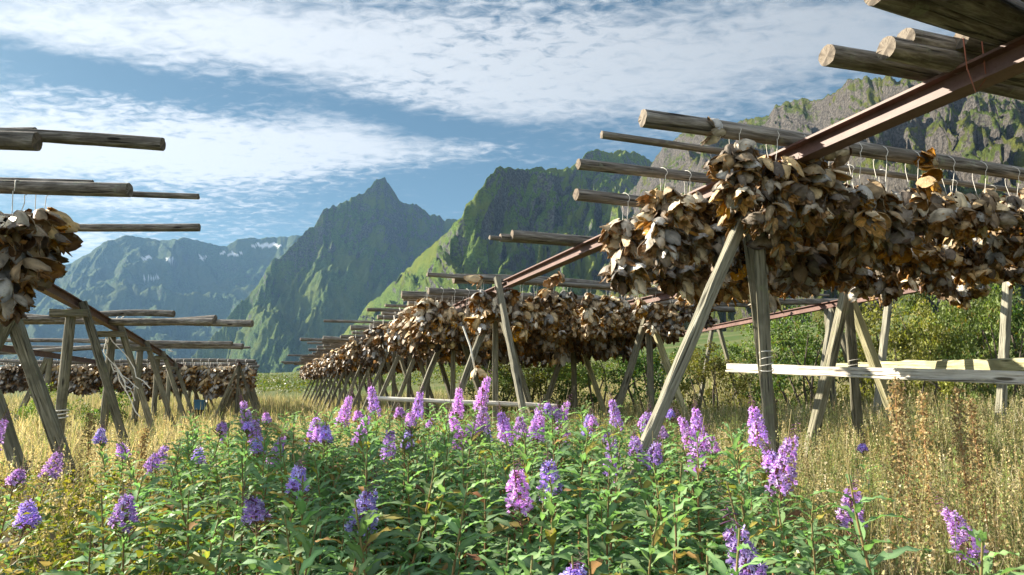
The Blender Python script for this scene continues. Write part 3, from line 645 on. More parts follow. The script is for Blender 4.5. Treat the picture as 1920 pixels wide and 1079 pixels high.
for j in range(14):
    u = 25.5 + j*1.1 + rnd.uniform(-.2, .2); z = 2.32
    log_at(W(u, -.25+rnd.uniform(-.3, .1), z), -VD, .05, 7, 'weathered log far down the rack beyond the golden grass', 'logs far down the rack beyond the golden grass')
    for a in np.arange(-.55, -3.2, -.27): row_far.append((W(u, a + rnd.uniform(-.05, .05), z), 1.15))
for (_, p, d) in FAR[12:]:
    for a in np.arange(2.42, 4.6, .23): row_far.append((W(uv_of(p)[0], a + rnd.uniform(-.06, .06), p[2]), 1.25))
for q_, (_, p, d) in enumerate(FAR[0:12]):
    for a in np.arange(6.55 if q_ < 2 else 5.25 if q_ < 4 else 4.0, 6.9, .24): row_far.append((W(uv_of(p)[0], a, p[2]), 1.25))
mb = MB()
for i in range(8):
    sel = row_far[i::8]
    if not sel: continue
    v, f, c = LOWS[i]; K = len(sel); an = rng.uniform(0, 6.28, K); T = np.stack([rotm(0, 0, x)*s for x, (_, s) in zip(an, sel)])
    v = v.copy(); mb.replicate(v, f, T, np.array([q for q, _ in sel]), np.clip(c[None]*rng.uniform(.75, 1.25, (K, 1, 1)), 0, 1))
tag(obj('dried_fish_strings', mb.mesh('far_fish', M['fish'])), 'mass of dried fish heads far down both racks', 'fish heads', None, 'stuff')

# ------------------------------------------------------------------ twine and small things
def twine(label, paths, r=.0035, mat='twine', cat='twine', name='twine'):
    mb = MB()
    for p in paths: tube(mb, p, r, 5)
    return tag(obj(name, mb.mesh(name, M[mat])), label, cat)
def wraps(c, w, z0, z1, n, yaw):
    ps = []
    for k in range(n):
        th = np.linspace(0, 2*np.pi, 13)[:, None]; zz = z0 + (z1-z0)*k/max(1, n-1)
        x = np.clip(np.cos(th)*1.35, -1, 1)*w; y = np.clip(np.sin(th)*1.35, -1, 1)*w; cy, sy = math.cos(yaw), math.sin(yaw)
        ps.append(np.concatenate([c[0] + x*cy - y*sy, c[1] + x*sy + y*cy, zz + .012*np.sin(th + k)], 1))
    return ps
pc = W(3.45, 2.93)
twine('white twine wrapped round the square post above the rail', wraps(pc, .038, 1.70, 1.80, 4, R_(-20)), .0026)
pc = W(5.45, 5.74)
twine('bluish white twine round the second square post behind the rail', wraps(pc, .052, 1.78, 1.86, 3, R_(-20)), .003)
pc = W(9.7, aL(9.7)-.04)
twine('white rope tied round the round post under the tied bundle', wraps(pc, .062, 1.23, 1.30, 3, 0) + wraps(pc, .062, .95, .97, 2, 0), .008, cat='rope', name='rope')
q = np.array(W(12.45, aL(12.4), zL(12.4)-.1)); g = np.random.default_rng(4)
paths = []
for k in range(5):
    pts = [q + np.array([.03*g.normal(), -.12+.03*g.normal(), -.02])]
    for s in range(9): pts.append(pts[-1] + np.array([.09 + .03*g.normal() if s > 2 else .03*g.normal(), .02*g.normal(), -.12 + .05*g.normal()]))
    paths.append(np.array(pts))
twine('tangle of loose pale rope hanging down the rack leg', paths, .008, cat='rope', name='rope')
for (x0, y0, x1, y1, d_, lb) in ((214, 586, 228, 610, 12.2, 'white cord tied slantwise over the tied bundle of logs'), (316, 641, 322, 658, 21.0, 'thin cord over the lower bundle of logs')):
    a_, b_ = at_d(x0 + 14, y0, d_-.15), at_d(x0, y1, d_-.25)
    twine(lb, [np.array([a_ + [0, .2, .0], a_, (a_+b_)/2 + [0, -.05, 0], b_, b_ + [0, .2, -.02]]), np.array([a_ + [.14, .2, .0], a_ + [.14, 0, 0], (a_+b_)/2 + [.08, -.05, 0], b_ + [.05, 0, 0], b_ + [.05, .2, -.02]])], .008)
q = at_d(868, 612, 8.4); q2 = at_d(890, 690, 8.3)
e = twine('frayed grey rope with a blue end dangling below the packed heads', [np.array([q, (q+q2)/2 + [.02, 0, 0], q2, q2 + [.06, 0, -.03], q2+[.03, 0, .02]])], .012, cat='rope', name='rope')
o = obj('dried_cod_head', HEAD_ME[1], None, tuple(at_d(893, 688, 8.2)), (0, R_(60), 1), (1.2, 1.2, 1.2)); tag(o, 'single pale fish head dangling low on a grey rope', 'fish head')
q = np.array(W(1.93, 2.86, ZB+.05))
twine('thin reddish wire looped over the red beam under the log pile', [np.array([q + [-.06, 0, .1], q + [-.07, -.02, -.05], q + [-.05, -.03, -.16], q + [0, -.03, -.10], q + [.02, 0, .1]])], .003, 'wire', 'wire', 'wire')
for px, py, key, lb, hi in ((1362, 250, 'D', 'dark curled fish head tied flat against the thick log near its cracked end', 2), (1522, 282, 'D', 'pale fish head lodged against the thick log where the red beam crosses', 0), (1598, 292, 'D', 'grey fish head pointing up on the thick log past the beam', 5), (1762, 320, 'D', 'brownish fish head lying on the thick log above the shrubs', 3)):
    _, p, d = LG[key]; s = min(np.linspace(0, 5, 500), key=lambda s: abs(960+F*(p+d*s)[0]/(p+d*s)[1]*.99 - px)); q = p + d*s + UD*-.06
    o = obj('dried_cod_head', HEAD_ME[hi], None, tuple(q + [0, 0, -.04]), (R_(70), R_(-12), rnd.uniform(0, 6)), (.95, .95, .95)); tag(o, lb, 'fish head')
for px, py, d, lb, hi in ((905, 522, 8.75, 'dry fish head lying on top of the thick log at the beam end', 1), (1050, 522, 9.0, 'curled fish head caught over the log seen under the red beam', 4)):
    o = obj('dried_cod_head', HEAD_ME[hi], None, tuple(at_d(px, py, d)), (R_(20), R_(15), rnd.uniform(0, 6)), (1.3, 1.3, 1.3)); tag(o, lb, 'fish head')
# blue fish tub far off
e = empty('fish_tub', tuple(at_d(374, 782, 21.0))); e.location.z = .75; e.scale = (.34, .34, .5); tag(e, 'small blue plastic tub on dark blocks, half hidden behind far rack legs', 'tub')
mb = MB()
def box(mb, x0, x1, y0, y1, z0, z1, tap=0.0):
    v = [(x0+tap, y0+tap, z0), (x1-tap, y0+tap, z0), (x1-tap, y1-tap, z0), (x0+tap, y1-tap, z0), (x0, y0, z1), (x1, y0, z1), (x1, y1, z1), (x0, y1, z1)]
    mb.add(v, [[3, 2, 1, 0], [4, 5, 6, 7], [0, 1, 5, 4], [1, 2, 6, 5], [2, 3, 7, 6], [3, 0, 4, 7]])
box(mb, -.42, .42, -.3, .3, .28, .78, .04); obj('tub_body', mb.mesh('tub_body', M['blue'], False), e)
mb = MB(); box(mb, -.46, .46, -.34, .34, .782, .86); obj('rim', mb.mesh('rim', M['blue'], False), e)
for s in (-1, 1):
    mb = MB(); box(mb, s*.25-.12, s*.25+.12, -.28, .28, -.3, .278); obj('block', mb.mesh('block', M['black'], False), e)

# ------------------------------------------------------------------ fireweed
def leaf_strip(L, w, e0, droop, n=7, fold=.25, tw=0.0):
    """lance leaf in local frame: starts at origin going +X, up Z"""
    s = np.linspace(0, 1, n); ang = e0 - droop*s**1.2; ds = L/(n-1)
    x = np.concatenate([[0], np.cumsum(np.cos(ang[:-1])*ds)]); z = np.concatenate([[0], np.cumsum(np.sin(ang[:-1])*ds)])
    wid = w*np.sin(np.pi*np.clip(s, .015, .995)**.72)**.9
    nx = -np.sin(ang); nz = np.cos(ang)
    P = np.zeros((n, 3, 3))
    for j, q in enumerate((-1, 0, 1)):
        up = fold*wid*abs(q) + .004*np.sin(s*19+q*2)*abs(q)
        P[:, j, 0] = x + nx*up; P[:, j, 1] = q*wid + tw*s*z; P[:, j, 2] = z + nz*up
    return P.reshape(-1, 3), grid_faces(n, 3)
def petal_flower(g, size):
    mb = MB()
    for k in range(4):
        a = k*math.pi/2 + .4 + g.normal(0, .12); t = R_(g.uniform(35, 80))
        v = np.array([(0, 0, 0), (.45, -.28, .02), (.45, .28, .02), (.95, -.34, .12), (1.0, 0, .06), (.95, .34, .12)])*size
        v = v@rotm(0, -(math.pi/2 - t), 0).T@rotm(0, 0, a).T
        mb.add(v, [[0, 1, 4, 2]], None); mb.add(v, [[1, 3, 4], [2, 4, 5]], None)
    for k in range(3): mb.add(np.array([(0, 0, 0), (.03, .02, .8), (-.03, -.02, .85)])*size@rotm(g.normal(0, .3), g.normal(0, .3), 0).T, [[0, 1, 2]], (1.5, 1.5, 1.4))
    return mb
def fireweed(seed, hgt, flower, spike=.22, nleaf=58, bend=.1):
    """returns (stem, foliage, flower_spike) meshes"""
    g = np.random.default_rng(seed); bx, by = g.normal(0, bend, 2)
    def sp(s): return np.array([bx*s*s + .015*math.sin(s*9+seed), by*s*s + .012*math.sin(s*7), hgt*s])
    ss = np.linspace(0, 1, 14); pts = np.array([sp(s) for s in ss])
    st = MB(); tube(st, pts, np.interp(ss, [0, .7, 1], [.0055, .004, .0018]), 6, np.stack([np.interp(ss, [0, .6, 1], [.26, .30, .16]), np.interp(ss, [0, .6, 1], [.10, .13, .14]), np.interp(ss, [0, .6, 1], [.06, .06, .05])], -1).repeat(6, 0))
    fo = MB(); top = 1 - spike/hgt*(1.0 if flower else .12)
    for i in range(nleaf):
        f = i/(nleaf-1); s = .22 + (top-.22)*f**.85; az = i*2.399 + g.normal(0, .25)
        L = g.uniform(.105, .19)*np.interp(f, [0, .25, .75, 1], [.75, 1.05, .98, .45]); w = L*g.uniform(.075, .105)
        e0 = R_(g.uniform(15, 48) + 16*f); dr = R_(g.uniform(55, 130))*(1-.25*f)
        v, fc = leaf_strip(L, w, e0, dr, tw=g.normal(0, .3))
        base = np.array([.135, .24, .115])*g.uniform(.75, 1.3)
        if g.random() < .05: base = np.array([.20, .19, .05])
        if g.random() < .02: base = np.array([.20, .12, .06])
        if f > .8: base = base*np.array([1.35, 1.3, 1.1])
        c = np.tile(base, (len(v), 1)); c[1::3] *= np.array([1.55, 1.35, 1.5])
        fo.add(v@rotm(g.normal(0, .2), 0, az).T + sp(s), fc, c)
    fl = None
    if flower:
        fl = MB(); col0 = np.array([(.61, .43, .85), (.69, .45, .85), (.54, .44, .90)][seed % 3])
        z0 = hgt - spike; nfl = int(16 + 225*spike)
        tipx, tipy = g.normal(0, .02, 2)
        def axis(q): return sp(1 - spike/hgt*(1-q)) + np.array([tipx, tipy, 0])*q*q
        for i in range(nfl):
            q = -.12 + .74*(i/nfl)**.9; az = i*2.399 + g.normal(0, .3); p = axis(q); rr = np.interp(q, [-.12, .1, .62], [.037, .033, .014])*g.uniform(.75, 1.15)*np.interp(spike, [.07, .2], [.62, 1.0])
            if q < .0 and g.random() < .6: continue
            d = np.array([math.cos(az), math.sin(az), .15]); tip = p + d*rr
            tube(fl, [p, tip], .0012, 4, (.28, .08, .16))
            pf = petal_flower(g, g.uniform(.0155, .0215)*np.interp(q, [0, .6], [1.1, .75])); tlt = rotm(0, R_(g.uniform(60, 105)), az)
            cc = col0*g.uniform(.8, 1.3)*np.array([1, g.uniform(.9, 1.25), 1])
            for v, f, c in zip(pf.v, pf.f, pf.c): fl.add(v@tlt.T + tip, f - f.min(), np.clip(c*cc, 0, 1))
        for i in range(26):               # buds
            q = .6 + .42*i/25; az = i*2.399; p = axis(min(q, 1.0)); rr = .024*(1.08-q)/.45 + .003
            d = np.array([math.cos(az), math.sin(az), np.interp(q, [.6, .85, 1.02], [-.7, -.1, 1.2])]); tip = p + d*rr; c = np.array([.22, .10, .20]) if i < 14 else np.array([.20, .19, .14])
            tube(fl, [p, p + d*rr*.4, p + d*rr*.75, tip], [.0008, .0012, .003*(1.25-q), .0006], 5, c*g.uniform(.8, 1.3))
        for i in range(14):               # spent pods under the open flowers
            q = -.45 + .45*i/14; az = i*2.399 + 1; p = axis(q); d = np.array([math.cos(az), math.sin(az), .5])
            tube(fl, [p, p + d*.025, p + d*.05 + np.array([0, 0, .012])], [.001, .0018, .0007], 4, (.24, .09, .10))
        fl = fl.mesh('flower_spike', M['petal'])
    tipo = (sp(1.0)[:2] + (np.array([tipx, tipy]) if flower else 0))
    return (st.mesh('stem', M['stem']), fo.mesh('foliage', M['leaf']), fl, tipo)
FWL = [.075, .075, .11, .11, .15, .15, .20, .20, .26, .26]
FW_FL = [(fireweed(40+i, 1.5, True, FWL[i], 52), 1.5) for i in range(10)]
FW_LF = [(fireweed(70+i, 1.3, False, .2, 54), 1.3) for i in range(8)]
used = {}
def plant(variants, i, loc, hgt, label, group, rz=None, slim=1.0):
    (st, fo, fl, tipo), h0 = variants[i % len(variants)]; key = (id(variants), i % len(variants)); s = hgt/h0
    rz = rnd.uniform(0, 6.28) if rz is None else rz
    if fl: loc = (loc[0] - slim*(tipo[0]*math.cos(rz) - tipo[1]*math.sin(rz)), loc[1] - slim*(tipo[0]*math.sin(rz) + tipo[1]*math.cos(rz)), loc[2])
    if key not in used:
        e = empty('fireweed', tuple(loc), rz); obj('stem', st, e); obj('foliage', fo, e)
        if fl: obj('flower_spike', fl, e)
        used[key] = e
    else: e = copy_tree(used[key], tuple(loc), rz)
    e.scale = (slim, slim, s); tag(e, label, 'fireweed', group); return e
# flowering stems: (px, py of the tip, distance, label)
SP = [(1345, 905, 1.45, 'big lilac fireweed spike closest to the camera, wilted bud tip on top'), (928, 676, 4.6, 'tallest magenta fireweed spike, in front of the vertical rack post'), (932, 742, 4.1, 'violet fireweed spike directly below the tallest magenta one'),
      (864, 700, 4.9, 'small magenta fireweed spike between two rack posts over the white pole'), (795, 706, 4.6, 'tall magenta fireweed spike crossing the thin white pole'), (832, 748, 3.9, 'full lilac fireweed spike on a red stem, right under the white pole'.replace('right ', '')),
      (690, 698, 5.0, 'magenta fireweed spike before the leaning dark rack legs'), (668, 716, 4.8, 'purple fireweed spike touching the one before the leaning legs'), (600, 756, 4.6, 'wide lilac fireweed cluster before the far slanted legs'),
      (702, 752, 4.3, 'lilac fireweed spike under the end of the white pole'), (736, 778, 4.0, 'short violet fireweed spike below the end of the white pole'), (447, 728, 5.2, 'pink fireweed with dark drooping bud tip beside the far fish row'),
      (480, 762, 4.8, 'lilac fireweed with a bright leafy top near the drooping tip'), (546, 792, 4.2, 'pale pink fireweed spike with cream bud tip in the middle of the patch'), (1020, 742, 4.6, 'pale pink fireweed spike at the foot of the slanted brace'),
      (1077, 726, 4.8, 'purple fireweed spike before the round dark shadowed post'), (1140, 722, 4.8, 'pink tinged fireweed spike with golden grass behind'), (1112, 756, 4.5, 'low violet fireweed spike joined to the pink tinged one'),
      (1146, 790, 3.4, 'thin lilac fireweed spike with loose lower flowers in the centre patch'), (1190, 800, 3.5, 'faint violet fireweed going to seed before the slanted leg'), (1222, 744, 4.4, 'compact purple fireweed spike touching the slanted leg'),
      (1260, 752, 4.3, 'lilac fireweed spike crossing the slanted leg foot'), (1302, 736, 4.3, 'sunlit pink fireweed spike between the slanted leg and square post'), (1335, 778, 3.5, 'broad violet fireweed spike below the sunlit pink one'),
      (1406, 722, 3.2, 'bright magenta fireweed spike against the pale face of the square post'), (1240, 808, 3.0, 'weak violet fireweed with few flowers at the slanted leg foot'), (1425, 826, 2.7, 'sparse violet fireweed half covering the square post base'),
      (1503, 768, 2.5, 'tall rich purple fireweed spike beside the square post in the hay'), (1609, 882, 2.45, 'short deep purple fireweed in the hay, second beyond the square post'), (1742, 908, 2.4, 'deep purple fireweed standing alone in dry hay'),
      (978, 842, 2.35, 'pale lilac fireweed with green bud tip at the patch middle'), (1028, 830, 2.5, 'bluish fireweed spike leaning beside the pale lilac one'), (570, 850, 2.6, 'narrow blue violet fireweed spike among broad leaves'),
      (708, 880, 2.2, 'small blue violet fireweed with two flower knots deep in leaves'), (457, 915, 2.05, 'low violet fireweed sprig with a grey green tip above'), (246, 900, 2.3, 'dark violet fireweed sprig among brown herbs'),
      (44, 918, 2.5, 'pale violet fireweed low among brown herbs at the picture edge'), (50, 866, 3.0, 'lilac fireweed sprig beneath the first round post'), (116, 826, 3.6, 'lilac fireweed with grey bud tip at the foot of the crossed legs'),
      (28, 756, 4.0, 'lilac fireweed with yellow leaves leaning before the thick round post'), (196, 790, 4.6, 'tiny violet fireweed in the golden grass between the crossed legs'), (218, 818, 4.2, 'violet fireweed near the foot of the long strut'),
      (322, 812, 4.4, 'clump forming violet fireweed spike among pale seed heads'), (300, 836, 4.1, 'short violet fireweed leaning by the clump forming one'), (375, 826, 4.2, 'pinkish washed out fireweed before the last rack strut'), (1090, 1040, 1.35, 'whitish unopened fireweed tip poking up at the bottom edge')]
SPH = [150, 85, 85, 42, 85, 85, 55, 60, 50, 40, 45, 55, 50, 42, 60, 50, 48, 35, 60, 35, 45, 48, 50, 68, 75, 38, 30, 125, 65, 85, 70, 55, 48, 62, 35, 50, 45, 30, 45, 50, 25, 25, 42, 25, 25, 28]
for i, (px, py, d, lb) in enumerate(SP):
    want = SPH[i]*d/1293/.56; vi = min(range(0, 10, 2), key=lambda q: abs(FWL[q]-want)) + i % 2
    p = at_d(px, py, d); g0 = float(ground(p[0], p[1])); plant(FW_FL, vi, (p[0], p[1], g0), p[2]-g0, lb, 'flowering fireweed', slim=1.0)
for i in range(44):
    px = rnd.gauss(880, 270); py = rnd.uniform(735, 800) + abs(px-930)*.05; d = rnd.uniform(3.9, 5.6); p = at_d(px, py, d); g0 = float(ground(p[0], p[1]))
    plant(FW_FL, rnd.choice((0, 1, 2, 3, 3, 4, 5, 6)), (p[0], p[1], g0), p[2]-g0, 'small lavender fireweed spike crowded among others before the racks', 'crowded small fireweed spikes')
# leafy stems of the patch
def in_patch(x, y):
    if y < 1.0 or y > 6.6: return 0
    rlim = np.interp(y, [1.0, 1.6, 2.6, 3.6, 5, 6.6], [.62, .85, 1.05, 1.15, 1.1, .6]); llim = np.interp(y, [1.0, 2, 3.5, 5, 6.6], [-.72, -1.2, -1.75, -2.4, -2.9])
    return 1 if llim < x < rlim else 0
pts = []; tries = 0
while len(pts) < 228 and tries < 60000:
    tries += 1; y = rnd.uniform(1.0, 6.6); x = rnd.uniform(-3.0, 1.3)
    if not in_patch(x, y): continue
    md = np.interp(y, [1, 3, 6.6], [.158, .205, .27])
    if all((x-a)**2 + (y-b)**2 > md*md for a, b in pts): pts.append((x, y))
for i, (x, y) in enumerate(pts):
    hmax = np.interp(y, [1.0, 1.5, 2.5, 4, 6.5], [1.22, 1.31, 1.37, 1.41, 1.41])*np.interp(x/y, [-.5, -.25, .05, .3], [.94, 1.0, 1.04, 1.03]); hh = hmax*rnd.uniform(.86, 1.03)
    plant(FW_LF, i, (x, y, float(ground(x, y))), hh, 'leafy green fireweed stem without open flowers in the dense patch', 'leafy fireweed stems of the dense patch', slim=rnd.uniform(1.0, 1.35))

# ------------------------------------------------------------------ grass, herbs
def blades(mb, x, y, h, lean, wid, colr, az=None, n=5):
    K = len(x); az = rng.uniform(0, 2*np.pi, K) if az is None else az
    s = np.linspace(0, 1, n); dx = np.cos(az); dy = np.sin(az); z0 = ground(x, y)
    px = x[:, None] + (dx*lean*h)[:, None]*s**2; py = y[:, None] + (dy*lean*h)[:, None]*s**2; pz = z0[:, None] + h[:, None]*(s - .25*np.minimum(lean, 1.5)[:, None]*s**3)
    wa = rng.uniform(0, 2*np.pi, K); ww = wid[:, None]*(1-s**2*.85)
    ox = np.cos(wa)[:, None]*ww; oy = np.sin(wa)[:, None]*ww
    P = np.stack([np.stack([px-ox, py-oy, pz], -1), np.stack([px+ox, py+oy, pz], -1)], 2)  # K,n,2,3
    f = grid_faces(n, 2); FF = (f[None] + (np.arange(K)*n*2)[:, None, None]).reshape(-1, 4)
    mb.add(P.reshape(-1, 3), FF, np.repeat(colr, n*2, 0)); return np.stack([px[:, -1], py[:, -1], pz[:, -1]], -1), az
SEED_V = np.array([(0, -.5, 0), (.9, -.25, .1), (1.1, .2, .05), (.2, .5, 0)]); SEED_F = np.array([[0, 1, 2, 3]])
def rand_rot(K, tilt=1.0):
    a = rng.uniform(0, 2*np.pi, K); b = rng.uniform(-tilt, tilt, K)*1.4; c = rng.uniform(0, 2*np.pi, K)
    ca, sa, cb, sb, cc, sc = np.cos(a), np.sin(a), np.cos(b), np.sin(b), np.cos(c), np.sin(c)
    Z = np.zeros(K); O = np.ones(K)
    Ra = np.stack([ca, -sa, Z, sa, ca, Z, Z, Z, O], -1).reshape(K, 3, 3); Rb = np.stack([cb, Z, sb, Z, O, Z, -sb, Z, cb], -1).reshape(K, 3, 3); Rc = np.stack([O, Z, Z, Z, cc, -sc, Z, sc, cc], -1).reshape(K, 3, 3)
    return Ra@Rb@Rc
def seedheads(mb, tips, per, spread, length, size, colr):
    K = len(tips); N = K*per; s = rng.uniform(0, 1, N)
    base = np.repeat(tips, per, 0); th = rng.uniform(0, 6.28, N); rr = spread*(1-s)*rng.uniform(.2, 1, N)
    O = base + np.stack([rr*np.cos(th), rr*np.sin(th), (s-.85)*length], -1)
    sc = size*rng.uniform(.6, 1.4, N)
    mb.replicate(SEED_V, SEED_F, rand_rot(N)*sc[:, None, None], O, np.repeat(colr, per, 0)*rng.uniform(.75, 1.3, (N, 1)))
def pick(K, cols, w): 
    c = np.array(cols)[rng.choice(len(cols), K, p=np.array(w)/sum(w))]; return c*rng.uniform(.75, 1.25, (K, 1))
STRAW = [(.46, .40, .23), (.36, .34, .17), (.20, .25, .09), (.58, .52, .36), (.26, .20, .11)]
def meadow(name, K, xf, hmin, hmax, cw, heads=.6, wid=.0028, per=16):
    x, y = xf(K); K = len(x); mb = MB(); h = rng.uniform(hmin, hmax, K)*(1 + .18*vnoise(x*.8, y*.8, 9)); c = pick(K, STRAW, cw); d = np.hypot(x, y); cl = vnoise(x*1.7+3, y*1.7, 21); h = h*(1+.16*vnoise(x*3.1, y*3.1, 5)); c = c*(1+.35*cl)[:, None]*np.stack([1+.15*cl, 1+0*cl, 1-.1*cl], -1)
    w = wid*np.clip(d/4, .8, 4)
    tips, az = blades(mb, x, y, h, np.abs(rng.normal(.22, .18, K)), w, c)
    sel = rng.random(K) < heads
    seedheads(mb, tips[sel], per, .024, .14, .009, c[sel]*1.1)
    k2 = rng.random(K) < .8
    blades(mb, x[k2], y[k2], h[k2]*rng.uniform(.35, .75, k2.sum()), np.abs(rng.normal(.6, .35, k2.sum())), w[k2]*1.3, pick(k2.sum(), STRAW, [cw[0]*.5, cw[1], cw[2]*2, cw[3]*.6, cw[4]]))
    return tag(obj(name, mb.mesh(name, M['grass'], False)), {'hay_grass': 'tall dry hay grass with seed heads below the white rail', 'golden_grass': 'backlit golden grass among the rack legs'}.get(name, 'pale grass under the far racks'), 'grass', None, 'stuff')
def right_field(K):
    y = 1.0 + rng.random(K)**.75*10.5; x = rng.uniform(-1, 11, K); lim = np.interp(y, [1.0, 2.0, 3.4, 5, 6, 11], [.8, 1.12, 1.3, 1.05, .2, -.6])
    k = (x > lim + rng.normal(0, .06, K)) & (x < .85*y + 1.0); return x[k], y[k]
meadow('hay_grass', 62000, right_field, .85, 1.22, [2.2, 2.8, 4.4, 1.2, 1.0], .75)
def left_field(K):
    y = 2.6 + rng.random(K)*12; x = rng.uniform(-13, 0, K); lim = np.interp(y, [2.6, 3.5, 5, 6.6, 15], [-1.7, -1.9, -2.5, -1.8, -1.8])
    k = (x < lim) & (x > -.85*y - .6); return x[k], y[k]
meadow('golden_grass', 30000, left_field, .75, 1.1, [3.6, 3, 2.4, 2.4, 1.0])
def far_field(K):
    y = 6.6 + rng.random(K)**.8*42; x = rng.uniform(-32, 14, K); k = (np.abs(x) < .85*y + 1) & ~((x > -.5) & (y < 10.5)) & ~((x < -1.6) & (y < 14)); return x[k], y[k]
meadow('valley_grass', 34000, far_field, .75, 1.15, [2.5, 3, 3, 1.5, .8], .4, .0034, 8)
# mixed herbs (brown and yellow green) at the lower corner and between the fireweed
def herbs(name, x, y, h, cols, w, label, per=34, size=.028):
    mb = MB(); K = len(x); c = pick(K, cols, w); tips, az = blades(mb, x, y, h, np.abs(rng.normal(.12, .1, K)), np.full(K, .003), c*.8)
    N = K*per; s = rng.uniform(.35, 1.03, N); idx = np.repeat(np.arange(K), per); th = rng.uniform(0, 6.28, N); rr = rng.uniform(.01, .10, N)*(1.25-s)
    bx = x[idx] + (tips[idx, 0]-x[idx])*s**2; by = y[idx] + (tips[idx, 1]-y[idx])*s**2; bz = ground(x, y)[idx] + (tips[idx, 2]-ground(x, y)[idx])*s
    lv = np.array([(0, 0, 0), (.5, -.3, .08), (1.1, 0, -.12), (.5, .3, .08)])
    mb.replicate(lv, [[0, 1, 2, 3]], rand_rot(N, .6)*(size*rng.uniform(.5, 1.4, N))[:, None, None], np.stack([bx+rr*np.cos(th), by+rr*np.sin(th), bz], -1), c[idx]*rng.uniform(.65, 1.35, (N, 1)))
    return tag(obj(name, mb.mesh(name, M['herb'], False)), label, 'weeds', None, 'stuff')
K = 3400; y = 1.15 + rng.random(K)**.8*4.9; x = rng.uniform(-5, -.4, K)
lim = np.interp(y, [1, 2, 3.5, 5], [-.55, -.9, -1.15, -1.7]); k = (x < lim + rng.normal(0, .1, K)) & (x > -.85*y - .4); x, y = x[k], y[k]
near = y < 2.0
herbs('weeds', x, y, np.interp(y, [1.1, 1.8, 3, 5], [1.12, 1.14, 1.08, .95])*rng.uniform(.78, 1.06, len(x)), [(.20, .23, .05), (.27, .26, .06), (.13, .18, .045), (.27, .23, .19), (.17, .135, .11)], [2.6, 2.0, 2.2, 2.2, 1.8], 'mixed yellow green and brown weeds beside the fireweed patch')
K = 900; y = 1.1 + rng.random(K)*5.4; x = rng.uniform(-2.9, 1.2, K); k = np.array([in_patch(a, b) for a, b in zip(x, y)], bool); x, y = x[k], y[k]
herbs('undergrowth', x, y, rng.uniform(.6, 1.05, len(x)), [(.05, .09, .025), (.08, .12, .03), (.15, .17, .04)], [3, 3, 1.2], 'dark leafy undergrowth between the fireweed stems', 26, .04)

# dock stalks
def dock(seed, hgt):
    g = np.random.default_rng(seed); mb = MB(); sd_ = MB()
    lean = g.normal(0, .08, 2)
    def sp(s): return np.array([lean[0]*s, lean[1]*s, hgt*s])
    tube(mb, [sp(s) for s in np.linspace(0, 1, 8)], np.linspace(.006, .002, 8), 6, (.26, .13, .06))
    K = 1200; s = g.uniform(.45, 1, K); br = g.integers(0, 9, K); ba = br*2.4; rad = np.where(br < 3, g.normal(0, .016, K), np.abs(g.normal(0, 1, K))*.022 + (1-s)*.13)
    O = np.stack([lean[0]*s, lean[1]*s, hgt*s], -1) + np.stack([rad*np.cos(ba), rad*np.sin(ba), 0*s], -1) + g.normal(0, .007, (K, 3))
    cc = np.array([(.36, .25, .13), (.42, .34, .18), (.30, .21, .11), (.38, .34, .18)])[g.integers(0, 4, K)]*g.uniform(.7, 1.3, (K, 1))
    sd_.replicate(SEED_V, SEED_F, rand_rot(K)*(.011*g.uniform(.7, 1.5, K))[:, None, None], O, cc)
    return mb.mesh('stem', M['stem']), sd_.mesh('seed_cluster', M['grass'], False)
for i, (px, py, d, lb) in enumerate(((1662, 712, 3.6, 'rusty red dock stalk under the white rail, the darkest and straightest'), (1694, 716, 3.7, 'ochre dock stalk beside the straight rusty one'), (1722, 735, 3.8, 'short bushy dock stalk behind the ochre one'), (1800, 728, 3.5, 'tall leaning dock stalk below the pale rail'), (1845, 752, 3.9, 'dock stalk with orange tips near the picture edge'),
                                     (184, 775, 5.6, 'rust orange dock leaning beside the long strut foot'), (236, 803, 4.6, 'yellow brown dock before the second strut'))):
    p = at_d(px, py, d); g0 = float(ground(p[0], p[1])); st, sc_ = dock(900+i, p[2]-g0)
    e = empty('dock_stalk', (p[0], p[1], g0)); obj('stem', st, e); obj('seed_cluster', sc_, e); tag(e, lb, 'dock plant', 'dock stalks')

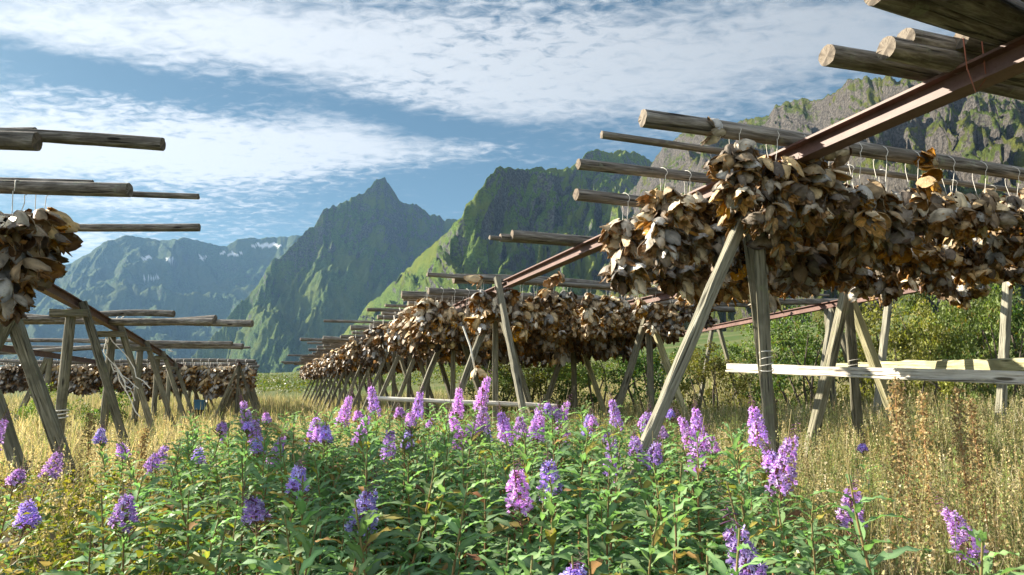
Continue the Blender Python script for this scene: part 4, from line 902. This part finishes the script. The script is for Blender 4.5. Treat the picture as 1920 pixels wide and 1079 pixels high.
# ------------------------------------------------------------------ shrubs
def shrub_meshes(seed, rx, rz, leaves, hue):
    g = np.random.default_rng(seed); tr = MB(); cr = MB(); tips = []
    for k in range(7):
        az = g.uniform(0, 6.28); p = np.array([g.normal(0, .12), g.normal(0, .12), -.2]); pts = [p]; d = np.array([math.cos(az)*.35, math.sin(az)*.35, 1.0])
        for s in range(6):
            d = d + g.normal(0, .16, 3); d[2] = abs(d[2]); p = p + d/np.linalg.norm(d)*rz*.16; pts.append(p)
        tube(tr, pts, np.linspace(.05, .012, 7), 6); tips += pts[2:]
    nc = 46; ang = g.uniform(0, 6.28, nc); rr = np.sqrt(g.uniform(0, 1, nc)); zc = g.uniform(.12, 1.0, nc); sh = np.sqrt(np.clip(1-(zc-.35)**2/.5, .05, 1))
    C = np.stack([rx*rr*np.cos(ang)*sh, rx*rr*np.sin(ang)*sh, rz*zc], -1)*(1+g.normal(0, .06, (nc, 3))); cs = g.uniform(.22, .5, nc)*rx*.55; ct = g.uniform(.45, 1.5, nc)
    idx = g.integers(0, nc, leaves); dirs = g.normal(0, 1, (leaves, 3)); dirs /= np.linalg.norm(dirs, axis=1)[:, None]
    O = C[idx] + dirs*(cs[idx]*g.uniform(.35, 1, leaves)**.5)[:, None]*np.array([1, 1, .75])
    O = O[O[:, 2] > .02]; idx = idx[:len(O)]
    base = np.array([(.085, .15, .04), (.115, .17, .045), (.18, .185, .045)][hue]); cc = base*ct[idx][:, None]*g.uniform(.65, 1.4, (len(O), 1))
    yl = g.random(len(O)) < .07; cc[yl] = np.array([.20, .17, .035])
    lv = np.array([(0, 0, 0), (.4, -.26, .06), (1.0, 0, -.05), (.4, .26, .06)])
    st = rng.bit_generator.state
    cr.replicate(lv, [[0, 1, 2, 3]], rand_rot(len(O), .75)*(.085*g.uniform(.6, 1.3, len(O)))[:, None, None], O, cc)
    return tr.mesh('trunk', M['bark']), cr.mesh('crown', M['bush'], False)
SH = [shrub_meshes(800+i, 1.6, 2.6, 7000, i % 3) for i in range(6)]
for i, (px, ptop, d, wpx, lb) in enumerate(((1900, 520, 13.5, 220, 'yellowing broadleaf shrub at the picture edge behind the leaning leg'), (1770, 535, 14, 220, 'dense dark green shrub under the hanging heads behind the long board'), (1640, 575, 14.5, 200, 'green shrub behind the crossing rack legs'), (1510, 600, 15, 170, 'light green shrub behind the second square post'), (1450, 625, 17, 150, 'yellow topped shrub just past the square post'), (1330, 665, 15.5, 130, 'low yellow green shrub seen under the slanted leg'), (1215, 630, 18, 170, 'rounded green shrub seen below the end of the fish heads'), (1110, 655, 18, 170, 'leafy shrub behind the dark vertical rack post'), (1010, 660, 19, 150, 'sunlit yellow green shrub behind the slanted brace'), (930, 675, 20, 120, 'shrub in the shade under the packed fish heads'),
                                          (1840, 560, 10.5, 170, 'low shrub in front of the larger ones, nearest the board end'), (1700, 610, 11, 150, 'low bright shrub close behind the long board'), (195, 738, 13.5, 100, 'dark green bush between the crossed legs and the far fish row'), (90, 745, 14, 90, 'small dark bush behind the thick round post'))):
    p = at_d(px, ptop, d); g0 = float(ground(p[0], p[1])); tr, cr = SH[i % 6]
    e = empty('shrub', (p[0], p[1], g0), rnd.uniform(0, 6)); obj('trunk', tr, e); obj('crown', cr, e)
    hz = max(.8, p[2]-g0)*1.1; sx = wpx/1280*d/2/1.25; e.scale = (sx, sx, hz/2.75); tag(e, lb.replace('nearest', 'close to'), 'shrub', 'shrubs behind the racks')
# hillside scrub: one mass
K = 7500; az = rng.uniform(R_(-34), R_(42), K); r = rng.uniform(20, 95, K)**1.0; r = np.where(az < R_(-3), 48 + r*1.1, r); x = r*np.sin(az); y = r*np.cos(az)
mb = MB(); N = K*8; idx = np.repeat(np.arange(K), 8); sz = rng.uniform(.25, .8, K)*np.clip(r/30, .8, 1.8)
# surface of slope: use ray-free estimate from the cliff base profile
dg = bpy.context.evaluated_depsgraph_get()
zs = np.zeros(K); ok = np.zeros(K, bool)
bpy.context.view_layer.update()
cliff = [o for o in scene.objects if o.name.startswith('mountain')]
for i in range(K):
    best = float(ground(x[i], y[i]))
    for o in cliff[-2:]:
        h, loc, nn, fi = o.ray_cast(Vector((x[i], y[i], 500)), Vector((0, 0, -1)))
        if h and loc.z > best: best = loc.z
    zs[i] = best
O = np.stack([x[idx], y[idx], zs[idx]], -1) + rng.normal(0, 1, (N, 3))*np.array([.5, .5, .3])*sz[idx][:, None] + np.array([0, 0, .2])*sz[idx][:, None]
lv = np.array([(0, 0, 0), (.4, -.3, .06), (1.0, 0, -.05), (.4, .3, .06)])
cc = np.array([(.06, .10, .025), (.10, .12, .03), (.13, .13, .04)])[rng.integers(0, 3, K)][idx]*rng.uniform(.6, 1.4, (N, 1))
mb.replicate(lv, [[0, 1, 2, 3]], rand_rot(N, .7)*(.28*sz[idx]*rng.uniform(.6, 1.3, N))[:, None, None], O, cc)
tag(obj('hillside_scrub', mb.mesh('hillside_scrub', M['bush'], False)), 'low green scrub on the slope under the cliffs', 'scrub', None, 'stuff')

# ------------------------------------------------------------------ air
HAZE = .68e-4
if HAZE > 0:
    mb = MB(); box(mb, -6200, 6200, -6200, 7800, -40, 1180); m, t = new_mat('haze_air'); t.t.nodes.clear()
    o_ = t.t.nodes.new('ShaderNodeOutputMaterial'); pv = t.t.nodes.new('ShaderNodeVolumePrincipled')
    pv.inputs['Color'].default_value = (.30, .56, .95, 1); pv.inputs['Density'].default_value = HAZE; pv.inputs['Anisotropy'].default_value = 0.0
    t.t.links.new(pv.outputs[0], o_.inputs['Volume'])
    tag(obj('haze', mb.mesh('haze', m, False)), 'thin blue haze filling the valley air', 'haze', None, 'stuff')

# ------------------------------------------------------------------ sky, sun, camera
SUN_AZ, SUN_EL = R_(-68), R_(25)
w = bpy.data.worlds.new('World'); scene.world = w; w.use_nodes = True; t = NT(w.node_tree)
sky = t.n('ShaderNodeTexSky', sky_type='NISHITA', sun_disc=False, sun_elevation=SUN_EL, sun_rotation=SUN_AZ, altitude=0.0, air_density=1.0, dust_density=.6, ozone_density=1.6)
d = t.co('Generated'); sx = t.n('ShaderNodeSeparateXYZ', {0: d}, 0); sy = t.n('ShaderNodeSeparateXYZ', {0: d}, 1); sz = t.n('ShaderNodeSeparateXYZ', {0: d}, 2)
ys = t.math('MAXIMUM', sy, .04); qx = t.math('DIVIDE', sx, ys); qz = t.math('DIVIDE', sz, ys)
hz = t.math('ADD', t.math('MAXIMUM', sz, 0.0), .10)
pl = t.n('ShaderNodeCombineXYZ', {0: t.math('DIVIDE', sx, hz), 1: t.math('DIVIDE', sy, hz), 2: 0.0})
wob = t.noise(pl, .9, 5, .6, 0, 1)
pw_ = t.vmath('ADD', pl, t.vmath('SCALE', t.vmath('SUBTRACT', wob, (.5, .5, .5)), (0, 0, 0)))
mask = None
for (px, py, sx_, sy_, rot, wt) in [(120, 50, 330, 62, 6, 1.2), (120, 275, 430, 72, 7, 1.7), (520, 265, 220, 48, 10, 1.0), (660, 265, 130, 30, 12, .55), (800, 95, 400, 120, 14, 1.15), (1240, 110, 420, 105, -4, .95), (1640, 60, 320, 80, 0, .8), (915, 272, 80, 15, -4, .8), (230, 381, 170, 13, 1, .8), (100, 462, 130, 30, -8, 1.2), (480, 60, 160, 70, 20, .45), (430, 320, 150, 30, 4, .7),
                                 (230, 150, 260, 24, 14, -.9), (770, 222, 220, 24, 12, -.95), (700, 345, 480, 34, 0, -.8), (1080, 245, 180, 26, -8, -.55), (480, 170, 120, 40, 25, -.35)]:
    r0 = ray(px, py); cx, cz = r0[0]/r0[1], r0[2]/r0[1]; a_ = R_(-rot)
    ux = t.math('SUBTRACT', qx, float(cx)); uz = t.math('SUBTRACT', qz, float(cz))
    e1 = t.math('DIVIDE', t.math('ADD', t.math('MULTIPLY', ux, math.cos(a_)), t.math('MULTIPLY', uz, math.sin(a_))), sx_/F)
    e2 = t.math('DIVIDE', t.math('SUBTRACT', t.math('MULTIPLY', uz, math.cos(a_)), t.math('MULTIPLY', ux, math.sin(a_))), sy_/F)
    rr = t.math('ADD', t.math('MULTIPLY', e1, e1), t.math('MULTIPLY', e2, e2))
    gss = t.math('MULTIPLY', t.math('POWER', 2.71828, t.math('MULTIPLY', rr, -.7)), wt)
    mask = gss if mask is None else t.math('ADD', mask, gss)
fib = t.noise(t.mapping(pl, (1.0, 2.6, 1), (3, 1, 0), (0, 0, .5)), 1.6, 9, .62, .6)
cells = t.noise(t.mapping(pl, (1.0, 1.7, 1), (0, 0, 0), (0, 0, .35)), 17, 5, .6, .5)
lg = t.noise(pl, .8, 5, .6)
dens = t.math('ADD', t.math('MULTIPLY_ADD', mask, .95, c=.03), t.math('ADD', t.math('MULTIPLY_ADD', fib, 1.5, c=-.75), t.math('ADD', t.math('MULTIPLY', t.math('SUBTRACT', cells, .5), t.math('MULTIPLY_ADD', t.smooth(t.noise(pl, 1.1, 2, .5), .38, .62), 2.3, c=1.5)), t.math('MULTIPLY_ADD', lg, .5, c=-.25))))
rear_fill = t.smooth(sy, .10, -.35)  # unseen clouds behind the camera, added and brightened below as fill light
dens = t.math('ADD', dens, t.math('MULTIPLY', rear_fill, 1.1))
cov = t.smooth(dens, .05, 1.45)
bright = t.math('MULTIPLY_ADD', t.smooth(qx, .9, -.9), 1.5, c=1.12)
bright = t.math('MULTIPLY', bright, t.math('MULTIPLY_ADD', rear_fill, .85, c=1.0))
cloudc = t.vmath('SCALE', t.n('ShaderNodeCombineXYZ', {0: .95, 1: .98, 2: 1.01})); cloudc.node.inputs['Scale'].default_value = 1
t.t.links.new(bright, cloudc.node.inputs['Scale'])
sky = t.mix(1.0, sky, (.145, .185, .18), 'MULTIPLY')
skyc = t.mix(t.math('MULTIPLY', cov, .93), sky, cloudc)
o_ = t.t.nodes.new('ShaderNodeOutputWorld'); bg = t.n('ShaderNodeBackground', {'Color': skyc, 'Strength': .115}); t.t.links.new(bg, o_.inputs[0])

sl = bpy.data.lights.new('sun', 'SUN'); sl.energy = 5.0; sl.angle = R_(.5); sl.color = (1.0, .90, .74)
so = bpy.data.objects.new('sun', sl); col.objects.link(so)
sv = Vector((math.sin(SUN_AZ)*math.cos(SUN_EL), math.cos(SUN_AZ)*math.cos(SUN_EL), math.sin(SUN_EL)))
so.rotation_euler = (-sv).to_track_quat('-Z', 'Y').to_euler(); so.location = sv*60
cam = bpy.data.cameras.new('camera'); co_ = bpy.data.objects.new('camera', cam); col.objects.link(co_)
co_.location = (0, 0, H); co_.rotation_euler = (R_(90) + PITCH, 0, 0); cam.sensor_width = 36; cam.lens = 36*F/1920; cam.clip_start = .05; cam.clip_end = 30000
scene.camera = co_
scene.view_settings.view_transform = 'Standard'; scene.view_settings.look = 'None'; scene.view_settings.exposure = 1.95; scene.view_settings.gamma = 1
scene.cycles.max_bounces = 6; scene.cycles.diffuse_bounces = 3; scene.cycles.glossy_bounces = 2; scene.cycles.transmission_bounces = 4; scene.cycles.volume_bounces = 0
scene.cycles.use_denoising = True
print('strings', nstr[0], 'far', len(row_far), 'patch', len(pts))
